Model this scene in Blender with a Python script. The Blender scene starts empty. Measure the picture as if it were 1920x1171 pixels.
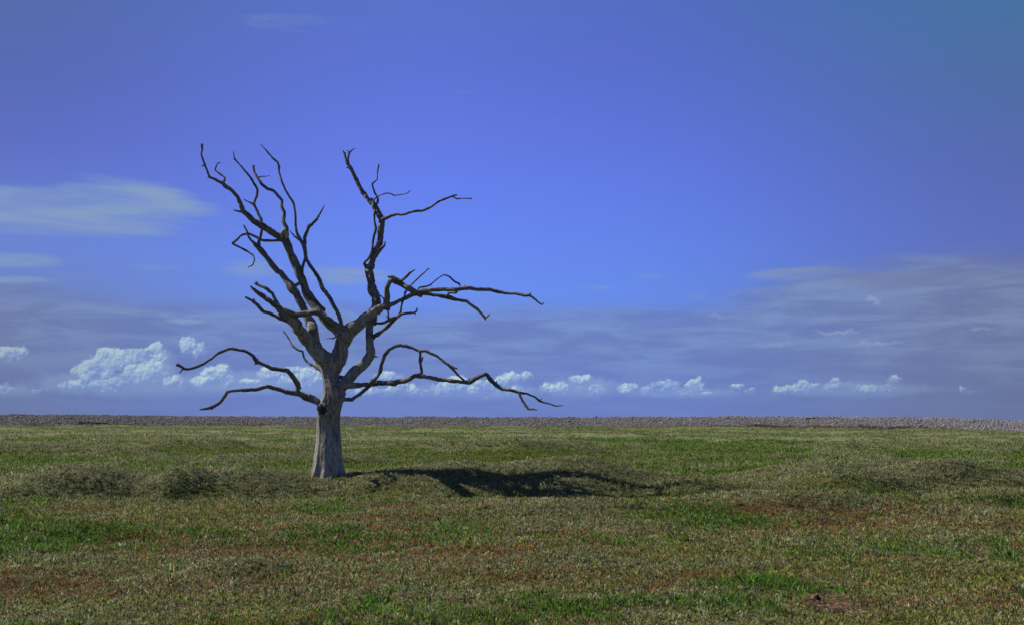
import bpy, bmesh, math, random
import numpy as np
from mathutils import Vector, Matrix

C = bpy.context.scene.collection
scene = bpy.context.scene
R = math.radians
random.seed(7)
rng = np.random.default_rng(11)

# ------------------------------------------------------------------ camera
F = 2059.0                      # focal length in units of 1/1920 of the picture width
CAMZ = 1.6
PITCH = math.atan(198.5 / F)
cam_d = bpy.data.cameras.new("camera")
cam = bpy.data.objects.new("camera", cam_d)
C.objects.link(cam)
cam.location = (0, 0, CAMZ)
cam.rotation_euler = (R(90) + PITCH, 0, 0)
cam_d.sensor_width = 36
cam_d.lens = 36 * F / 1920
cam_d.clip_end = 6000
scene.camera = cam

# ------------------------------------------------------------------ sun, exposure
SUN_EL = 42.0
SUN_BEHIND = 17.0               # the sun stands to the left and this far behind the tree
sdir = Vector((-math.cos(R(SUN_BEHIND)) * math.cos(R(SUN_EL)), math.sin(R(SUN_BEHIND)) * math.cos(R(SUN_EL)), math.sin(R(SUN_EL))))
sun_d = bpy.data.lights.new("sun", 'SUN')
sun_d.energy = 4.8
sun_d.angle = R(0.5)
sun_d.color = (1.0, 0.93, 0.8)
sun = bpy.data.objects.new("sun", sun_d)
C.objects.link(sun)
sun.rotation_euler = sdir.to_track_quat('Z', 'Y').to_euler()
vs = scene.view_settings
vs.view_transform = 'Standard'
vs.look = 'None'
vs.exposure = 0
vs.gamma = 1

# ------------------------------------------------------------------ projection helpers
def ray(px, py):
    cx = (px - 960) / F
    cy = (585.5 - py) / F
    return cx, math.cos(PITCH) - cy * math.sin(PITCH), math.sin(PITCH) + cy * math.cos(PITCH)

def at(px, py, Y):
    a, b, c = ray(px, py)
    s = Y / b
    return Vector((a * s, Y, CAMZ + c * s))

def on_ground(px, py, z=0.0):
    a, b, c = ray(px, py)
    s = (z - CAMZ) / c
    return a * s, b * s

def direction(px, py):          # azimuth and elevation in hundreds of picture units
    a, b, c = ray(px, py)
    return math.atan2(a, b) * F / 100, math.atan2(c, math.hypot(a, b)) * F / 100

# ------------------------------------------------------------------ node helper
class NT:
    def __init__(self, tree):
        self.t = tree
        self.n = tree.nodes
        self.l = tree.links
    def new(self, typ, **kw):
        nd = self.n.new(typ)
        for k, v in kw.items():
            setattr(nd, k, v)
        return nd
    def put(self, sock, v):
        if isinstance(v, bpy.types.NodeSocket):
            self.l.new(v, sock)
        elif v is not None:
            sock.default_value = v
    def m(self, op, a, b=None, c=None, clamp=False):
        nd = self.new('ShaderNodeMath', operation=op)
        nd.use_clamp = clamp
        for i, v in enumerate((a, b, c)):
            if v is not None:
                self.put(nd.inputs[i], v)
        return nd.outputs[0]
    def vm(self, op, a, b=None, c=None, out=0):
        nd = self.new('ShaderNodeVectorMath', operation=op)
        for i, v in enumerate((a, b, c)):
            if v is not None:
                self.put(nd.inputs[i], v)
        return nd.outputs[out]
    def smooth(self, v, lo, hi, a=0.0, b=1.0):
        nd = self.new('ShaderNodeMapRange', interpolation_type='SMOOTHSTEP')
        for i, x in enumerate((v, lo, hi, a, b)):
            self.put(nd.inputs[i], x)
        return nd.outputs[0]
    def lin(self, v, lo, hi, a=0.0, b=1.0):
        nd = self.new('ShaderNodeMapRange')
        for i, x in enumerate((v, lo, hi, a, b)):
            self.put(nd.inputs[i], x)
        return nd.outputs[0]
    def noise(self, vec, scale, detail=4, rough=0.5, dist=0.0, dim='3D'):
        nd = self.new('ShaderNodeTexNoise', noise_dimensions=dim)
        self.put(nd.inputs['Vector'], vec)
        nd.inputs['Scale'].default_value = scale
        nd.inputs['Detail'].default_value = detail
        nd.inputs['Roughness'].default_value = rough
        nd.inputs['Distortion'].default_value = dist
        return nd.outputs['Fac']
    def mix(self, f, a, b, blend='MIX'):
        nd = self.new('ShaderNodeMix', data_type='RGBA', blend_type=blend)
        self.put(nd.inputs[0], f)
        self.put(nd.inputs[6], a)
        self.put(nd.inputs[7], b)
        return nd.outputs[2]
    def ramp(self, f, stops):
        nd = self.new('ShaderNodeValToRGB')
        self.put(nd.inputs[0], f)
        e = nd.color_ramp.elements
        while len(e) < len(stops):
            e.new(0.5)
        for i, (p, col) in enumerate(stops):
            e[i].position = p
            e[i].color = (*col, 1)
        return nd.outputs[0]

def srgb(r, g, b):
    f = lambda c: c / 12.92 if c <= 0.04045 else ((c + 0.055) / 1.055) ** 2.4
    return (f(r / 255), f(g / 255), f(b / 255))

# ------------------------------------------------------------------ world: daylight sky with clouds
SKY_STRENGTH = 0.1
world = bpy.data.worlds.new("World")
scene.world = world
world.use_nodes = True
world.cycles.sampling_method = 'MANUAL'
world.cycles.sample_map_resolution = 256
for nd in list(world.node_tree.nodes):
    world.node_tree.nodes.remove(nd)
w = NT(world.node_tree)
wout = w.new('ShaderNodeOutputWorld')
bg = w.new('ShaderNodeBackground')
bg.inputs['Strength'].default_value = SKY_STRENGTH
w.l.new(bg.outputs[0], wout.inputs[0])
sky = w.new('ShaderNodeTexSky', sky_type='NISHITA')
sky.sun_disc = False
sky.sun_elevation = R(SUN_EL)
sky.sun_rotation = math.atan2(sdir.x, sdir.y)
sky.air_density = 1.0
sky.dust_density = 0.6
sky.ozone_density = 3.0
tc = w.new('ShaderNodeTexCoord')
dirv = w.vm('NORMALIZE', tc.outputs['Generated'])
sep = w.new('ShaderNodeSeparateXYZ')
w.l.new(dirv, sep.inputs[0])
az = w.m('MULTIPLY', w.m('ARCTAN2', sep.outputs[0], sep.outputs[1]), F / 100)
el = w.m('MULTIPLY', w.m('ARCSINE', sep.outputs[2]), F / 100)
cmb = w.new('ShaderNodeCombineXYZ')
w.l.new(az, cmb.inputs[0]); w.l.new(el, cmb.inputs[1])
P = cmb.outputs[0]

def L10(r, g, b, k=1.0):        # picture colour -> value before the background strength
    c = srgb(r, g, b)
    return tuple(x * k / SKY_STRENGTH for x in c)

# tint of the clear air by elevation, for the left, the middle and the right of the view
TINT_L = [(0.008, (0.25, 0.379, 1.027)), (0.076, (0.228, 0.306, 0.751)), (0.167, (0.278, 0.324, 0.622)), (0.303, (0.334, 0.416, 0.851)), (0.483, (0.335, 0.348, 0.772)), (0.589, (0.324, 0.357, 0.709)), (0.696, (0.337, 0.404, 0.678))]
TINT_C = [(0.009, (0.313, 0.49, 1.795)), (0.133, (0.309, 0.452, 1.191)), (0.233, (0.375, 0.565, 1.413)), (0.333, (0.440, 0.585, 1.48)), (0.432, (0.490, 0.588, 1.499)), (0.53, (0.523, 0.581, 1.429)), (0.675, (0.54, 0.585, 1.332)), (0.764, (0.533, 0.636, 1.288))]
TINT_R = [(0.008, (0.296, 0.416, 1.069)), (0.167, (0.312, 0.335, 0.637)), (0.303, (0.385, 0.403, 0.889)), (0.438, (0.428, 0.457, 0.881)), (0.589, (0.434, 0.596, 0.847)), (0.696, (0.415, 0.717, 0.896))]
def tint_ramp(stops):
    return w.ramp(w.lin(el, 0.0, 10.0), [(p, tuple(v / 2 for v in c)) for p, c in stops])
tint = w.mix(w.smooth(az, -0.6, -10.2), tint_ramp(TINT_C), tint_ramp(TINT_L))
tint = w.mix(w.smooth(az, 1.6, 10.2), tint, tint_ramp(TINT_R))
clear = w.vm('SCALE', w.vm('MULTIPLY', sky.outputs[0], tint), None)
clear.node.inputs['Scale'].default_value = 2.0
clear = w.vm('MULTIPLY', clear, (1.13, 1.0, 0.99))

def blobs(vec, lst):            # union of soft ellipses; positive inside
    out = None
    for (px, py, rx, ry, wt) in lst:
        u, v = direction(px, py)
        a, b = 100 / rx, 100 / ry
        q = w.vm('MULTIPLY_ADD', vec, (a, b, 0), (-u * a, -v * b, 0))
        d = w.vm('DOT_PRODUCT', q, q, out=1)
        s = w.m('MULTIPLY_ADD', d, -wt, wt)
        out = s if out is None else w.m('MAXIMUM', out, s)
    return w.m('MAXIMUM', out, -1.0)

# the sky darkens overhead, as it does high above the horizon
clear = w.mix(w.smooth(el, 9.0, 24.0), clear, w.vm('MULTIPLY', clear, (0.5, 0.5, 0.42)))

def heaps(vec, lst):            # as blobs, and for the foremost lump how far a point lies towards its sunny side
    out = None; side_ = None
    for (px, py, rx, ry, wt) in lst:
        u, v = direction(px, py)
        a, b = 100 / rx, 100 / ry
        q = w.vm('MULTIPLY_ADD', vec, (a, b, 0), (-u * a, -v * b, 0))
        d = w.vm('DOT_PRODUCT', q, q, out=1)
        s = w.m('MULTIPLY_ADD', d, -wt, wt)
        t = w.vm('DOT_PRODUCT', q, (-0.50, 0.86, 0), out=1)
        if out is None:
            out, side_ = s, t
        else:
            g = w.smooth(w.m('SUBTRACT', s, out), -0.05, 0.05)
            side_ = w.m('MULTIPLY_ADD', w.m('SUBTRACT', t, side_), g, side_)
            out = w.m('MAXIMUM', out, s)
    return w.m('MAXIMUM', out, -1.0), side_

def warp(vec, scale, amount, detail=3.0):
    nd = w.new('ShaderNodeTexNoise'); w.l.new(vec, nd.inputs['Vector'])
    nd.inputs['Scale'].default_value = scale; nd.inputs['Detail'].default_value = detail; nd.inputs['Roughness'].default_value = 0.6
    return w.vm('ADD', vec, w.vm('MULTIPLY', w.vm('SUBTRACT', nd.outputs['Color'], (0.5, 0.5, 0.5)), (amount, amount * 0.8, 0)))

# thin high cloud: streaks stretched along the horizon
st = w.vm('MULTIPLY', P, (0.22, 1.6, 1.0))
n_big = w.noise(st, 0.9, 5, 0.55, 0.4)
n_fine = w.noise(w.vm('MULTIPLY', P, (0.42, 2.6, 1.0)), 1.3, 6, 0.6, 0.5)
n_wisp = w.noise(w.vm('MULTIPLY', P, (0.35, 2.6, 1.0)), 0.8, 6, 0.62, 0.8)
# veil below a sloping edge: reaches higher at both ends of the horizon
edge = w.m('ADD', 2.15, w.m('ADD', w.smooth(az, 2.6, 6.5, 0, 0.72), w.smooth(az, -5.0, -10.0, 0, 0.12)))
edge = w.m('ADD', edge, w.m('MULTIPLY', w.m('SUBTRACT', n_big, 0.5), 1.6))
veil = w.smooth(w.m('SUBTRACT', edge, el), -0.12, 0.50)
veil_col = w.mix(w.smooth(n_fine, 0.36, 0.68), (*L10(107, 127, 190), 1), (*L10(121, 149, 202), 1))
grey_side = w.m('MAXIMUM', w.smooth(az, 2.0, 9.8), w.smooth(az, -4.0, -11.0))
veil_grey = w.mix(w.smooth(n_fine, 0.36, 0.68), (*L10(107, 119, 157), 1), (*L10(125, 139, 170), 1))
veil_col = w.mix(w.m('MULTIPLY', grey_side, 0.85), veil_col, veil_grey)
low = w.smooth(el, 1.6, 0.2)
low_col = w.mix(grey_side, (*L10(107, 128, 195), 1), (*L10(101, 115, 154), 1))
veil_col = w.mix(w.m('MULTIPLY', low, 0.75), veil_col, low_col)
skyc = w.mix(w.m('MULTIPLY', veil, 0.94), clear, veil_col)

# separate patches of smooth cloud
patches = [
    (60, 392, 210, 52, 1.0), (225, 380, 170, 52, 1.0), (330, 388, 110, 22, 0.9), (150, 412, 250, 34, 0.9),
    (20, 487, 105, 17, 0.9), (20, 523, 90, 9, 0.7), (280, 501, 75, 8, 0.6),
    (470, 505, 70, 22, 0.5), (650, 515, 110, 20, 0.75), (350, 602, 40, 7, 0.8),
    (1235, 519, 60, 9, 0.36), (1120, 539, 50, 6, 0.36), (1500, 514, 120, 17, 0.9), (1700, 520, 190, 20, 0.75),
    (1305, 556, 30, 10, 0.5), (560, 45, 200, 22, 0.22), (870, 170, 70, 9, 0.22),
]
pm = blobs(w.vm('ADD', P, w.vm('MULTIPLY', w.vm('SUBTRACT', w.noise(P, 0.8, 3, 0.5), (0.5, 0.5, 0.5)), (0.5, 0.14, 0))), patches)
pm = w.m('ADD', pm, w.m('MULTIPLY', w.m('SUBTRACT', n_wisp, 0.5), 1.5))
pmask = w.m('MULTIPLY', w.smooth(pm, 0.10, 0.85), w.smooth(n_fine, 0.28, 0.66, 0.42, 1.0))
pcol = w.mix(w.smooth(az, 3.0, 7.0), (*L10(131, 157, 198), 1), (*L10(118, 132, 172), 1))
skyc = w.mix(pmask, skyc, pcol)
# small bright flecks in the veil
flecks = [(1635, 560, 18, 6, 1), (1845, 618, 38, 3.5, 1), (1575, 623, 45, 5, 0.8), (1640, 645, 60, 5, 0.6), (1340, 596, 60, 5, 0.8),
          (1435, 647, 70, 6, 0.6), (1160, 678, 60, 5, 0.6), (870, 632, 60, 5, 0.7), (1760, 590, 110, 12, .5)]
fm = w.m('ADD', blobs(warp(P, 3.0, 0.5), flecks), w.m('MULTIPLY', w.m('SUBTRACT', n_wisp, 0.5), 3.0))
skyc = w.mix(w.m('MULTIPLY', w.smooth(fm, 0.1, 1.3), 0.50), skyc, (*L10(150, 170, 205), 1))

# heaped clouds standing along the horizon
cum = [
    (230, 722, 150, 22, 0.32), (450, 716, 130, 20, 0.32), (600, 708, 60, 32, 0.36), (870, 734, 170, 17, 0.34), (1090, 728, 75, 20, 0.34), (1600, 731, 130, 15, 0.28), (1270, 737, 100, 11, 0.28), (15, 735, 50, 14, 0.3), (290, 690, 40, 34, 0.35),
    (175, 696, 30, 26, 1.0), (212, 676, 36, 22, 1.0), (248, 668, 30, 16, 1.0), (291, 654, 14, 13, 1.0), (268, 700, 44, 32, 0.62),
    (200, 722, 52, 18, 0.95), (150, 724, 24, 11, 0.8), (118, 723, 10, 6, 0.8), (300, 690, 22, 26, 0.45),
    (163, 708, 16, 13, 1.0), (178, 684, 17, 13, 1.0), (196, 668, 17, 13, 1.0), (222, 664, 17, 11, 1.0), (240, 661, 14, 9, 0.95), (262, 662, 15, 10, 0.95), (279, 660, 12, 9, 0.9),
    (190, 702, 22, 15, 0.9), (215, 716, 20, 13, 0.85), (206, 690, 18, 12, 0.85), (250, 690, 22, 14, 0.62), (262, 712, 24, 13, 0.6), (296, 668, 12, 10, 0.7), (140, 724, 14, 9, 0.8), (180, 728, 20, 10, 0.9),
    (398, 698, 14, 11, 1.0), (414, 696, 13, 10, 1.0), (424, 708, 12, 10, .8), (393, 712, 14, 8, 1.0), (318, 712, 12, 9, .9), (336, 718, 14, 8, .8), (502, 698, 13, 10, 1.0), (520, 700, 14, 10, .9), (545, 700, 22, 13, .6), (585, 704, 22, 15, .6),
    (828, 728, 16, 13, 1.1), (846, 722, 18, 12, 1.1), (868, 722, 16, 10, 1.0), (850, 738, 22, 10, 1.0), (896, 722, 14, 10, .95), (912, 732, 16, 11, .9), (936, 720, 15, 11, 1.0), (950, 712, 14, 10, 1.0), (972, 706, 16, 9, 1.0), (940, 734, 22, 11, .85),
    (1172, 730, 12, 9, .9), (1190, 728, 11, 9, .85), (1234, 726, 12, 10, .9), (1254, 726, 13, 10, .85), (1298, 719, 11, 9, .85), (1312, 723, 12, 9, .8), (1488, 731, 14, 8, .9), (1518, 727, 13, 8, .9),
    (16, 664, 22, 15, 0.95), (38, 661, 18, 10, 0.5), (0, 734, 26, 18, 0.7), (20, 732, 12, 9, 0.8), (70, 732, 12, 7, 0.75), (92, 716, 10, 10, .35),
    (354, 648, 18, 18, 0.8), (375, 658, 16, 16, 0.4), (408, 702, 26, 18, 1.0), (380, 716, 22, 11, 0.85), (326, 716, 22, 13, 0.85), (430, 716, 16, 14, 0.6),
    (470, 718, 30, 9, 0.8), (508, 702, 22, 17, 1.0), (560, 708, 50, 22, 0.55), (600, 712, 26, 22, 0.65),
    (730, 707, 30, 10, 0.95), (748, 730, 20, 13, 0.75), (776, 733, 18, 12, 0.7), (700, 738, 60, 12, 0.5), (800, 738, 18, 9, 0.8),
    (842, 730, 34, 19, 1.1), (862, 716, 26, 12, 0.9), (905, 728, 30, 16, 0.95), (922, 722, 20, 12, 1.0), (962, 710, 32, 13, 1.0), (985, 704, 18, 9, 0.85),
    (955, 738, 60, 14, 0.75), (1050, 732, 60, 14, 0.5), (1084, 716, 24, 12, 0.6), (1104, 708, 12, 9, 0.5), (1120, 736, 28, 14, 0.5),
    (1180, 731, 22, 12, 0.85), (1214, 735, 14, 13, 1.0), (1245, 728, 30, 15, 0.8), (1236, 722, 12, 9, .9), (1305, 721, 19, 14, 0.8), (1326, 738, 14, 7, 0.8),
    (1270, 740, 50, 8, 0.5), (1386, 724, 16, 5, 0.6), (1408, 736, 12, 8, 0.8),
    (1498, 730, 40, 10, 0.85), (1506, 721, 15, 10, 1.0), (1532, 724, 14, 8, .7), (1572, 728, 30, 14, 0.55), (1566, 716, 12, 10, .5), (1640, 732, 52, 12, 0.5), (1682, 712, 18, 9, 0.4),
    (1805, 731, 11, 8, 0.85), (1820, 738, 18, 4, 0.5),
]
SUNSTEP = (-0.05, 0.07, 0)
PW = warp(P, 5.5, 0.30, 5.0)
pn = w.noise(P, 9.0, 4, 0.55, 0.3)
pns = w.noise(w.vm('ADD', P, (-0.025, 0.035, 0)), 9.0, 4, 0.55, 0.3)
pb = w.noise(P, 2.6, 3, 0.55, 0.3)
dim, _ = heaps(PW, [(x, y, rx * 1.3, ry * 1.3, 1.0) for x, y, rx, ry, k in cum if k < 0.4])
cb, sunny = heaps(PW, [(x, y, rx * (1.08 if rx < 30 else 1.2), ry * 1.14, 0.28 + 0.72 * k) for x, y, rx, ry, k in cum if k >= 0.4])
dens = w.m('ADD', cb, w.m('ADD', w.m('MULTIPLY', w.m('SUBTRACT', pn, 0.5), 0.65), w.m('MULTIPLY', w.m('SUBTRACT', pb, 0.5), 0.9)))
# crisp on the sunny side of each lump, frayed on the other
soft = w.smooth(sunny, -0.6, 0.7, 1.15, 0.44)
cmask = w.smooth(dens, -0.02, soft)
lit = w.m('ADD', w.m('MULTIPLY', sunny, 0.42), w.m('MULTIPLY', w.m('SUBTRACT', pn, pns), 1.2))
lit = w.m('ADD', lit, w.m('MULTIPLY', w.m('SUBTRACT', pb, 0.5), 0.9))
lit = w.m('ADD', lit, w.smooth(el, 0.30, 0.9, -0.30, 0.06))
lf = w.smooth(lit, -0.52, 0.62)
cloud_lo = w.mix(grey_side, (*L10(114, 141, 206), 1), (*L10(114, 134, 184), 1))
cloud_mid = w.mix(grey_side, (*L10(146, 174, 212), 1), (*L10(138, 160, 192), 1))
cloud_hi = w.mix(w.smooth(w.m('ABSOLUTE', w.m('ADD', az, 1.5)), 2.0, 9.0), (*L10(192, 213, 223), 1), (*L10(160, 183, 197), 1))
ccol = w.mix(w.smooth(lf, 0.45, 1.0), w.mix(w.smooth(lf, 0.0, 0.55), cloud_lo, cloud_mid), cloud_hi)
cfac = w.m('MULTIPLY', cmask, w.smooth(w.m('ADD', cb, w.m('MULTIPLY', lf, 0.8)), 0.0, 1.1, 0.30, 0.97))
hz = w.m('MULTIPLY', w.smooth(w.m('ADD', dim, w.m('SUBTRACT', pb, 0.5)), 0.0, 0.9), 0.42)
skyc = w.mix(w.m('MULTIPLY', hz, w.smooth(el, 0.28, 0.55)), skyc, cloud_mid)
cfac = w.m('MULTIPLY', cfac, w.smooth(w.m('ADD', el, w.m('MULTIPLY', w.m('SUBTRACT', pb, 0.5), 0.25)), 0.24, 0.58))
skyc2 = w.mix(cfac, skyc, ccol)
# the clouds sit only in the part of the sky above the horizon; below it plain air
final = w.mix(w.smooth(el, -1.2, -0.4), clear, skyc2)
w.l.new(final, bg.inputs['Color'])

# ------------------------------------------------------------------ numpy noise
def _hash(ix, iy, s):
    n = (ix.astype(np.int64) * 374761393 + iy.astype(np.int64) * 668265263 + s * 974634777) & 0xffffffff
    n = ((n ^ (n >> 13)) * 1274126177) & 0xffffffff
    n = (n ^ (n >> 16)) & 0xffffffff
    return n / 4294967295.0

def vnoise(x, y, s=0):
    ix = np.floor(x); iy = np.floor(y)
    fx = x - ix; fy = y - iy
    fx = fx * fx * fx * (fx * (fx * 6 - 15) + 10); fy = fy * fy * fy * (fy * (fy * 6 - 15) + 10)
    a = _hash(ix, iy, s); b = _hash(ix + 1, iy, s); c = _hash(ix, iy + 1, s); d = _hash(ix + 1, iy + 1, s)
    return (a + (b - a) * fx) * (1 - fy) + (c + (d - c) * fx) * fy

def fbm(x, y, s=0, o=4, g=0.5):
    t = 0; a = 1.0; n = 0
    for i in range(o):
        t = t + a * (vnoise(x * 2 ** i + 17.3 * i, y * 2 ** i - 9.1 * i, s + i) - 0.5) * 2
        n += a; a *= g
    return t / n * 1.5          # about -1..1

def sst(v, lo, hi):
    t = np.clip((v - lo) / (hi - lo), 0, 1)
    return t * t * (3 - 2 * t)

# ------------------------------------------------------------------ terrain shape
TREE_Y = 24.0
TB = at(614, 890, TREE_Y)       # foot of the tree

# (px, py, half-width m, half-depth m, height m) hummocks seen in the photograph
HUMPS = [
    (135, 912, 1.5, 0.8, 0.15), (335, 915, 0.6, 0.6, 0.12), (450, 900, 1.5, 0.8, 0.06), (540, 915, 1.0, 0.8, 0.04), (690, 915, 0.6, 0.5, 0.05),
    (830, 905, 1.8, 1.3, 0.12), (1090, 905, 1.5, 1.2, 0.16), (1290, 925, 0.9, 0.7, 0.07),
    (1400, 890, 0.9, 0.7, 0.08), (1760, 888, 1.1, 0.8, 0.08), (1520, 890, 1.8, 0.9, 0.10), (1640, 905, 1.4, 0.9, 0.08), (1850, 905, 1.2, 0.9, 0.07), (1500, 960, 2.1, 1.1, 0.14), (1880, 940, 1.2, 1.0, 0.08),
    (590, 1010, 0.8, 0.7, 0.06), (1020, 965, 2.2, 1.0, 0.08), (440, 1075, 0.5, 0.5, 0.05), (120, 1010, 0.9, 0.6, 0.06), (1440, 1105, 0.5, 0.45, 0.015),
    (1400, 840, 5.0, 2.0, 0.16), (960, 850, 4.0, 2.0, 0.18), (300, 838, 6.0, 2.5, 0.10),
]
HW = []
for (px, py, a, b, h) in HUMPS:
    HW.append((px, py, a, b, h))

def swell(x, y):
    return sst(fbm(x / 8.5, y / 4.6, 31, 4), -0.02, 0.60) * sst(y, 32, 41)

def band_height(x, y):
    h = 0.075 * fbm(x / 2.6, y / 1.9, 3, 4) + 0.018 * fbm(x / 0.45, y / 0.4, 9, 3)
    # the raised band the tree grows from
    yc = 24.6 + 1.1 * fbm(x / 6.5, x * 0 + 3.3, 21, 3)
    hb = 0.34 + 0.10 * fbm(x / 3.8, x * 0 + 8.1, 22, 3)
    hb = hb - 0.16 * np.exp(-((x + 7.7) / 0.9) ** 2) - 0.10 * np.exp(-((x - 5.2) / 1.6) ** 2)
    right = np.exp(-((x - 0.2) / 2.7) ** 4)
    yc = yc * (1 - right) + 24.5 * right
    hb = hb + 0.12 * right * sst(x, -2.6, -0.6) - 0.06 * np.exp(-((x - TB.x - 1.2) / 0.8) ** 2)
    near = np.exp(-((x - TB.x - 0.3) / 1.3) ** 2)
    yc = yc * (1 - near) + 24.4 * near
    hb = hb * (1 - near) + (TB.z) * near
    fade = 1 - sst(np.abs(x), 60, 110)
    band = np.where(y < yc, sst(y, yc - 2.5, yc), 1 - sst(y, yc + 0.8, yc + 4.5))
    h = h * (1 - 0.8 * near * band) + hb * band * fade
    # low swells over the far marsh
    far = sst(y, 30, 38)
    h = h + far * (0.34 * swell(x, y) + 0.12 * fbm(x / 30, y / 9, 33, 2) - 0.03)
    rr = np.hypot(x, y)
    return h * (1 - sst(rr, 300, 600)) - 12.0 * sst(rr, 285, 700)      # behind the bank the shore falls away

def on_terrain(px, py, fn):
    """where the line of sight through a picture point meets the marsh"""
    a, b, c = ray(px, py)
    Ys = np.concatenate([np.arange(5, 60, 0.05), np.arange(60, 400, 0.5)])
    X = Ys * a / b; Z = CAMZ + Ys * c / b
    k = np.nonzero(Z <= fn(X, Ys))[0]
    k = k[0] if len(k) else len(Ys) - 1
    return float(X[k]), float(Ys[k])

HW = [on_terrain(px, py, band_height) + (a, b, h) for (px, py, a, b, h) in HW]

def height(x, y):
    h = band_height(x, y)
    clear_foot = 1 - np.exp(-((x - TB.x) / 0.75) ** 2 - ((y - 23.3) / 1.6) ** 2)
    for (gx, gy, a, b, hh) in HW:
        q = ((x - gx) / a) ** 2 + ((y - gy) / b) ** 2
        h = h + clear_foot * 2.4 * hh * np.exp(-q ** 1.5 * 1.1)
    return h

def patch_sum(x, y, lst, jitter=0.5):
    t = np.zeros_like(x)
    jx = x + jitter * fbm(x / 0.7, y / 0.7, 71, 3) * 0.6; jy = y + jitter * fbm(x / 0.7, y / 0.7, 81, 3) * 0.9
    for (gx, gy, a, b, s) in lst:
        t = np.maximum(t, s * np.exp(-(((jx - gx) / a) ** 2 + ((jy - gy) / b) ** 2)))
    return t

GREENS = [(120, 1010, 1.0, 1.1, 1.0), (1470, 1100, 0.42, 0.5, 1.2), (1300, 1135, 0.5, 0.35, 1.1), (1100, 1150, 0.5, 0.35, 0.9), (740, 1115, 0.28, 0.25, 0.9),
          (840, 1000, 0.7, 0.8, 0.7), (1700, 1035, 0.35, 0.5, 1.0), (1330, 975, 1.0, 1.2, 0.8), (1560, 1050, 0.5, .4, .4), (660, 1150, 0.35, 0.3, 0.8),
          (1900, 945, 0.5, 0.6, 0.7), (20, 985, 0.7, 0.8, 0.8), (590, 960, .5, .8, .6), (1390, 1150, .3, .25, .7), (1210, 1130, .35, .3, .8)]
REDS = [(720, 1000, 0.75, 0.6, 1.0), (380, 1040, 1.2, 0.55, 1.0), (300, 1035, 0.9, 0.5, .8), (760, 1045, 1.0, 0.4, 1.0), (1000, 1080, 1.6, 0.45, 0.9), (1540, 944, 1.9, 0.5, 1.1),
        (1700, 985, 2.4, 0.75, 1.0), (1500, 1000, 1.2, 0.45, 0.8), (1320, 1080, 0.7, 0.4, 0.9), (200, 990, 1.2, 0.5, 0.6), (1880, 1130, .8, .4, .8), (1250, 1085, .8, .3, .9),
        (500, 1100, 1.2, 0.35, .6), (1800, 925, 1.6, .7, .5), (1750, 1140, .8, .3, .7), (60, 950, 1.0, .6, .5), (560, 990, 1.0, .4, .7), (1120, 1000, 1.0, .5, .5)]
DARKS = [(140, 918, 1.3, 0.6, 1.2), (335, 925, 0.5, 0.6, 1.2), (470, 925, 1.2, 0.4, .45), (1640, 912, 1.0, 0.5, .8), (1860, 910, .6, .5, .8), (1290, 923, .7, .35, 1), (1900, 945, .8, .8, .7)]  # dark plants on hummock faces, plus shade and a shadow streak put into colour

GREENS, REDS, DARKS = [[on_terrain(p[0], p[1], height) + tuple(p[2:]) for p in l_] for l_ in (GREENS, REDS, DARKS)]

def cover(x, y):
    """weights of grey leaf, green grass, red leaf, olive/yellow leaf and dark green with painted shade at ground points"""
    h = height(x, y)
    a = fbm(x / 1.7, y / 1.1, 41, 4); b = fbm(x / 2.3, y / 0.85, 51, 4); c = fbm(x / 3.1, y / 2.0, 61, 4)
    far = sst(y, 26.5, 30)
    green = 0.09 + 0.9 * sst(c, 0.15, 0.75) * 0.55 + patch_sum(x, y, GREENS) * 1.25
    red = 0.26 + 0.8 * sst(b - 1.2 * h, 0.0, 0.6) + patch_sum(x, y, REDS) * 1.15
    band = sst(y, 19.8, 21.6) * (1 - far)
    red = red * (1 - 0.9 * band)
    grey = 0.55 + 0.5 * sst(a + 2.5 * h, -0.1, 0.7) + 1.1 * sst(h - band_height(x, y), 0.08, 0.28)
    olive = 0.40 + 0.6 * sst(fbm(x / 2.2, y / 1.5, 91, 3), 0.0, 0.6)
    dark = patch_sum(x, y, DARKS) * 1.35 + 0.10
    # beyond the band: grass in the hollows, grey cover on the swells
    sw = swell(x, y) * 1.2 + 0.35 * fbm(x / 3.0, y / 3.0, 35, 3)
    g2 = 1.5 + 0 * x; gr2 = 0.25 + 3.6 * sst(sw, 0.04, 0.38); ol2 = 0.7 + 1.0 * sst(fbm(x / 18, y / 5.0, 38, 3), -0.1, 0.5)
    green = green * (1 - far) + g2 * far
    grey = grey * (1 - far) + gr2 * far
    olive = olive * (1 - far) + ol2 * far
    red = red * (1 - far) + 0.12 * far
    dark = dark * (1 - far) + 0.15 * far
    W = np.stack([grey, green, red, olive, dark], -1) ** 1.9
    return W / W.sum(-1, keepdims=True), h

# real leaf colours; the dark green also carries painted shade
PAL = np.array([(0.280, 0.292, 0.145), (0.092, 0.190, 0.020), (0.245, 0.136, 0.056), (0.220, 0.228, 0.050), (0.045, 0.075, 0.022)])

FARMUL = np.array([(1.12, 1.12, 1.12), (1.28, 1.22, 1.2), (1, 1, 1), (0.95, 1.05, 1.1), (2.0, 2.0, 1.5)])     # the far grass is paler and yellower than the near

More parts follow.
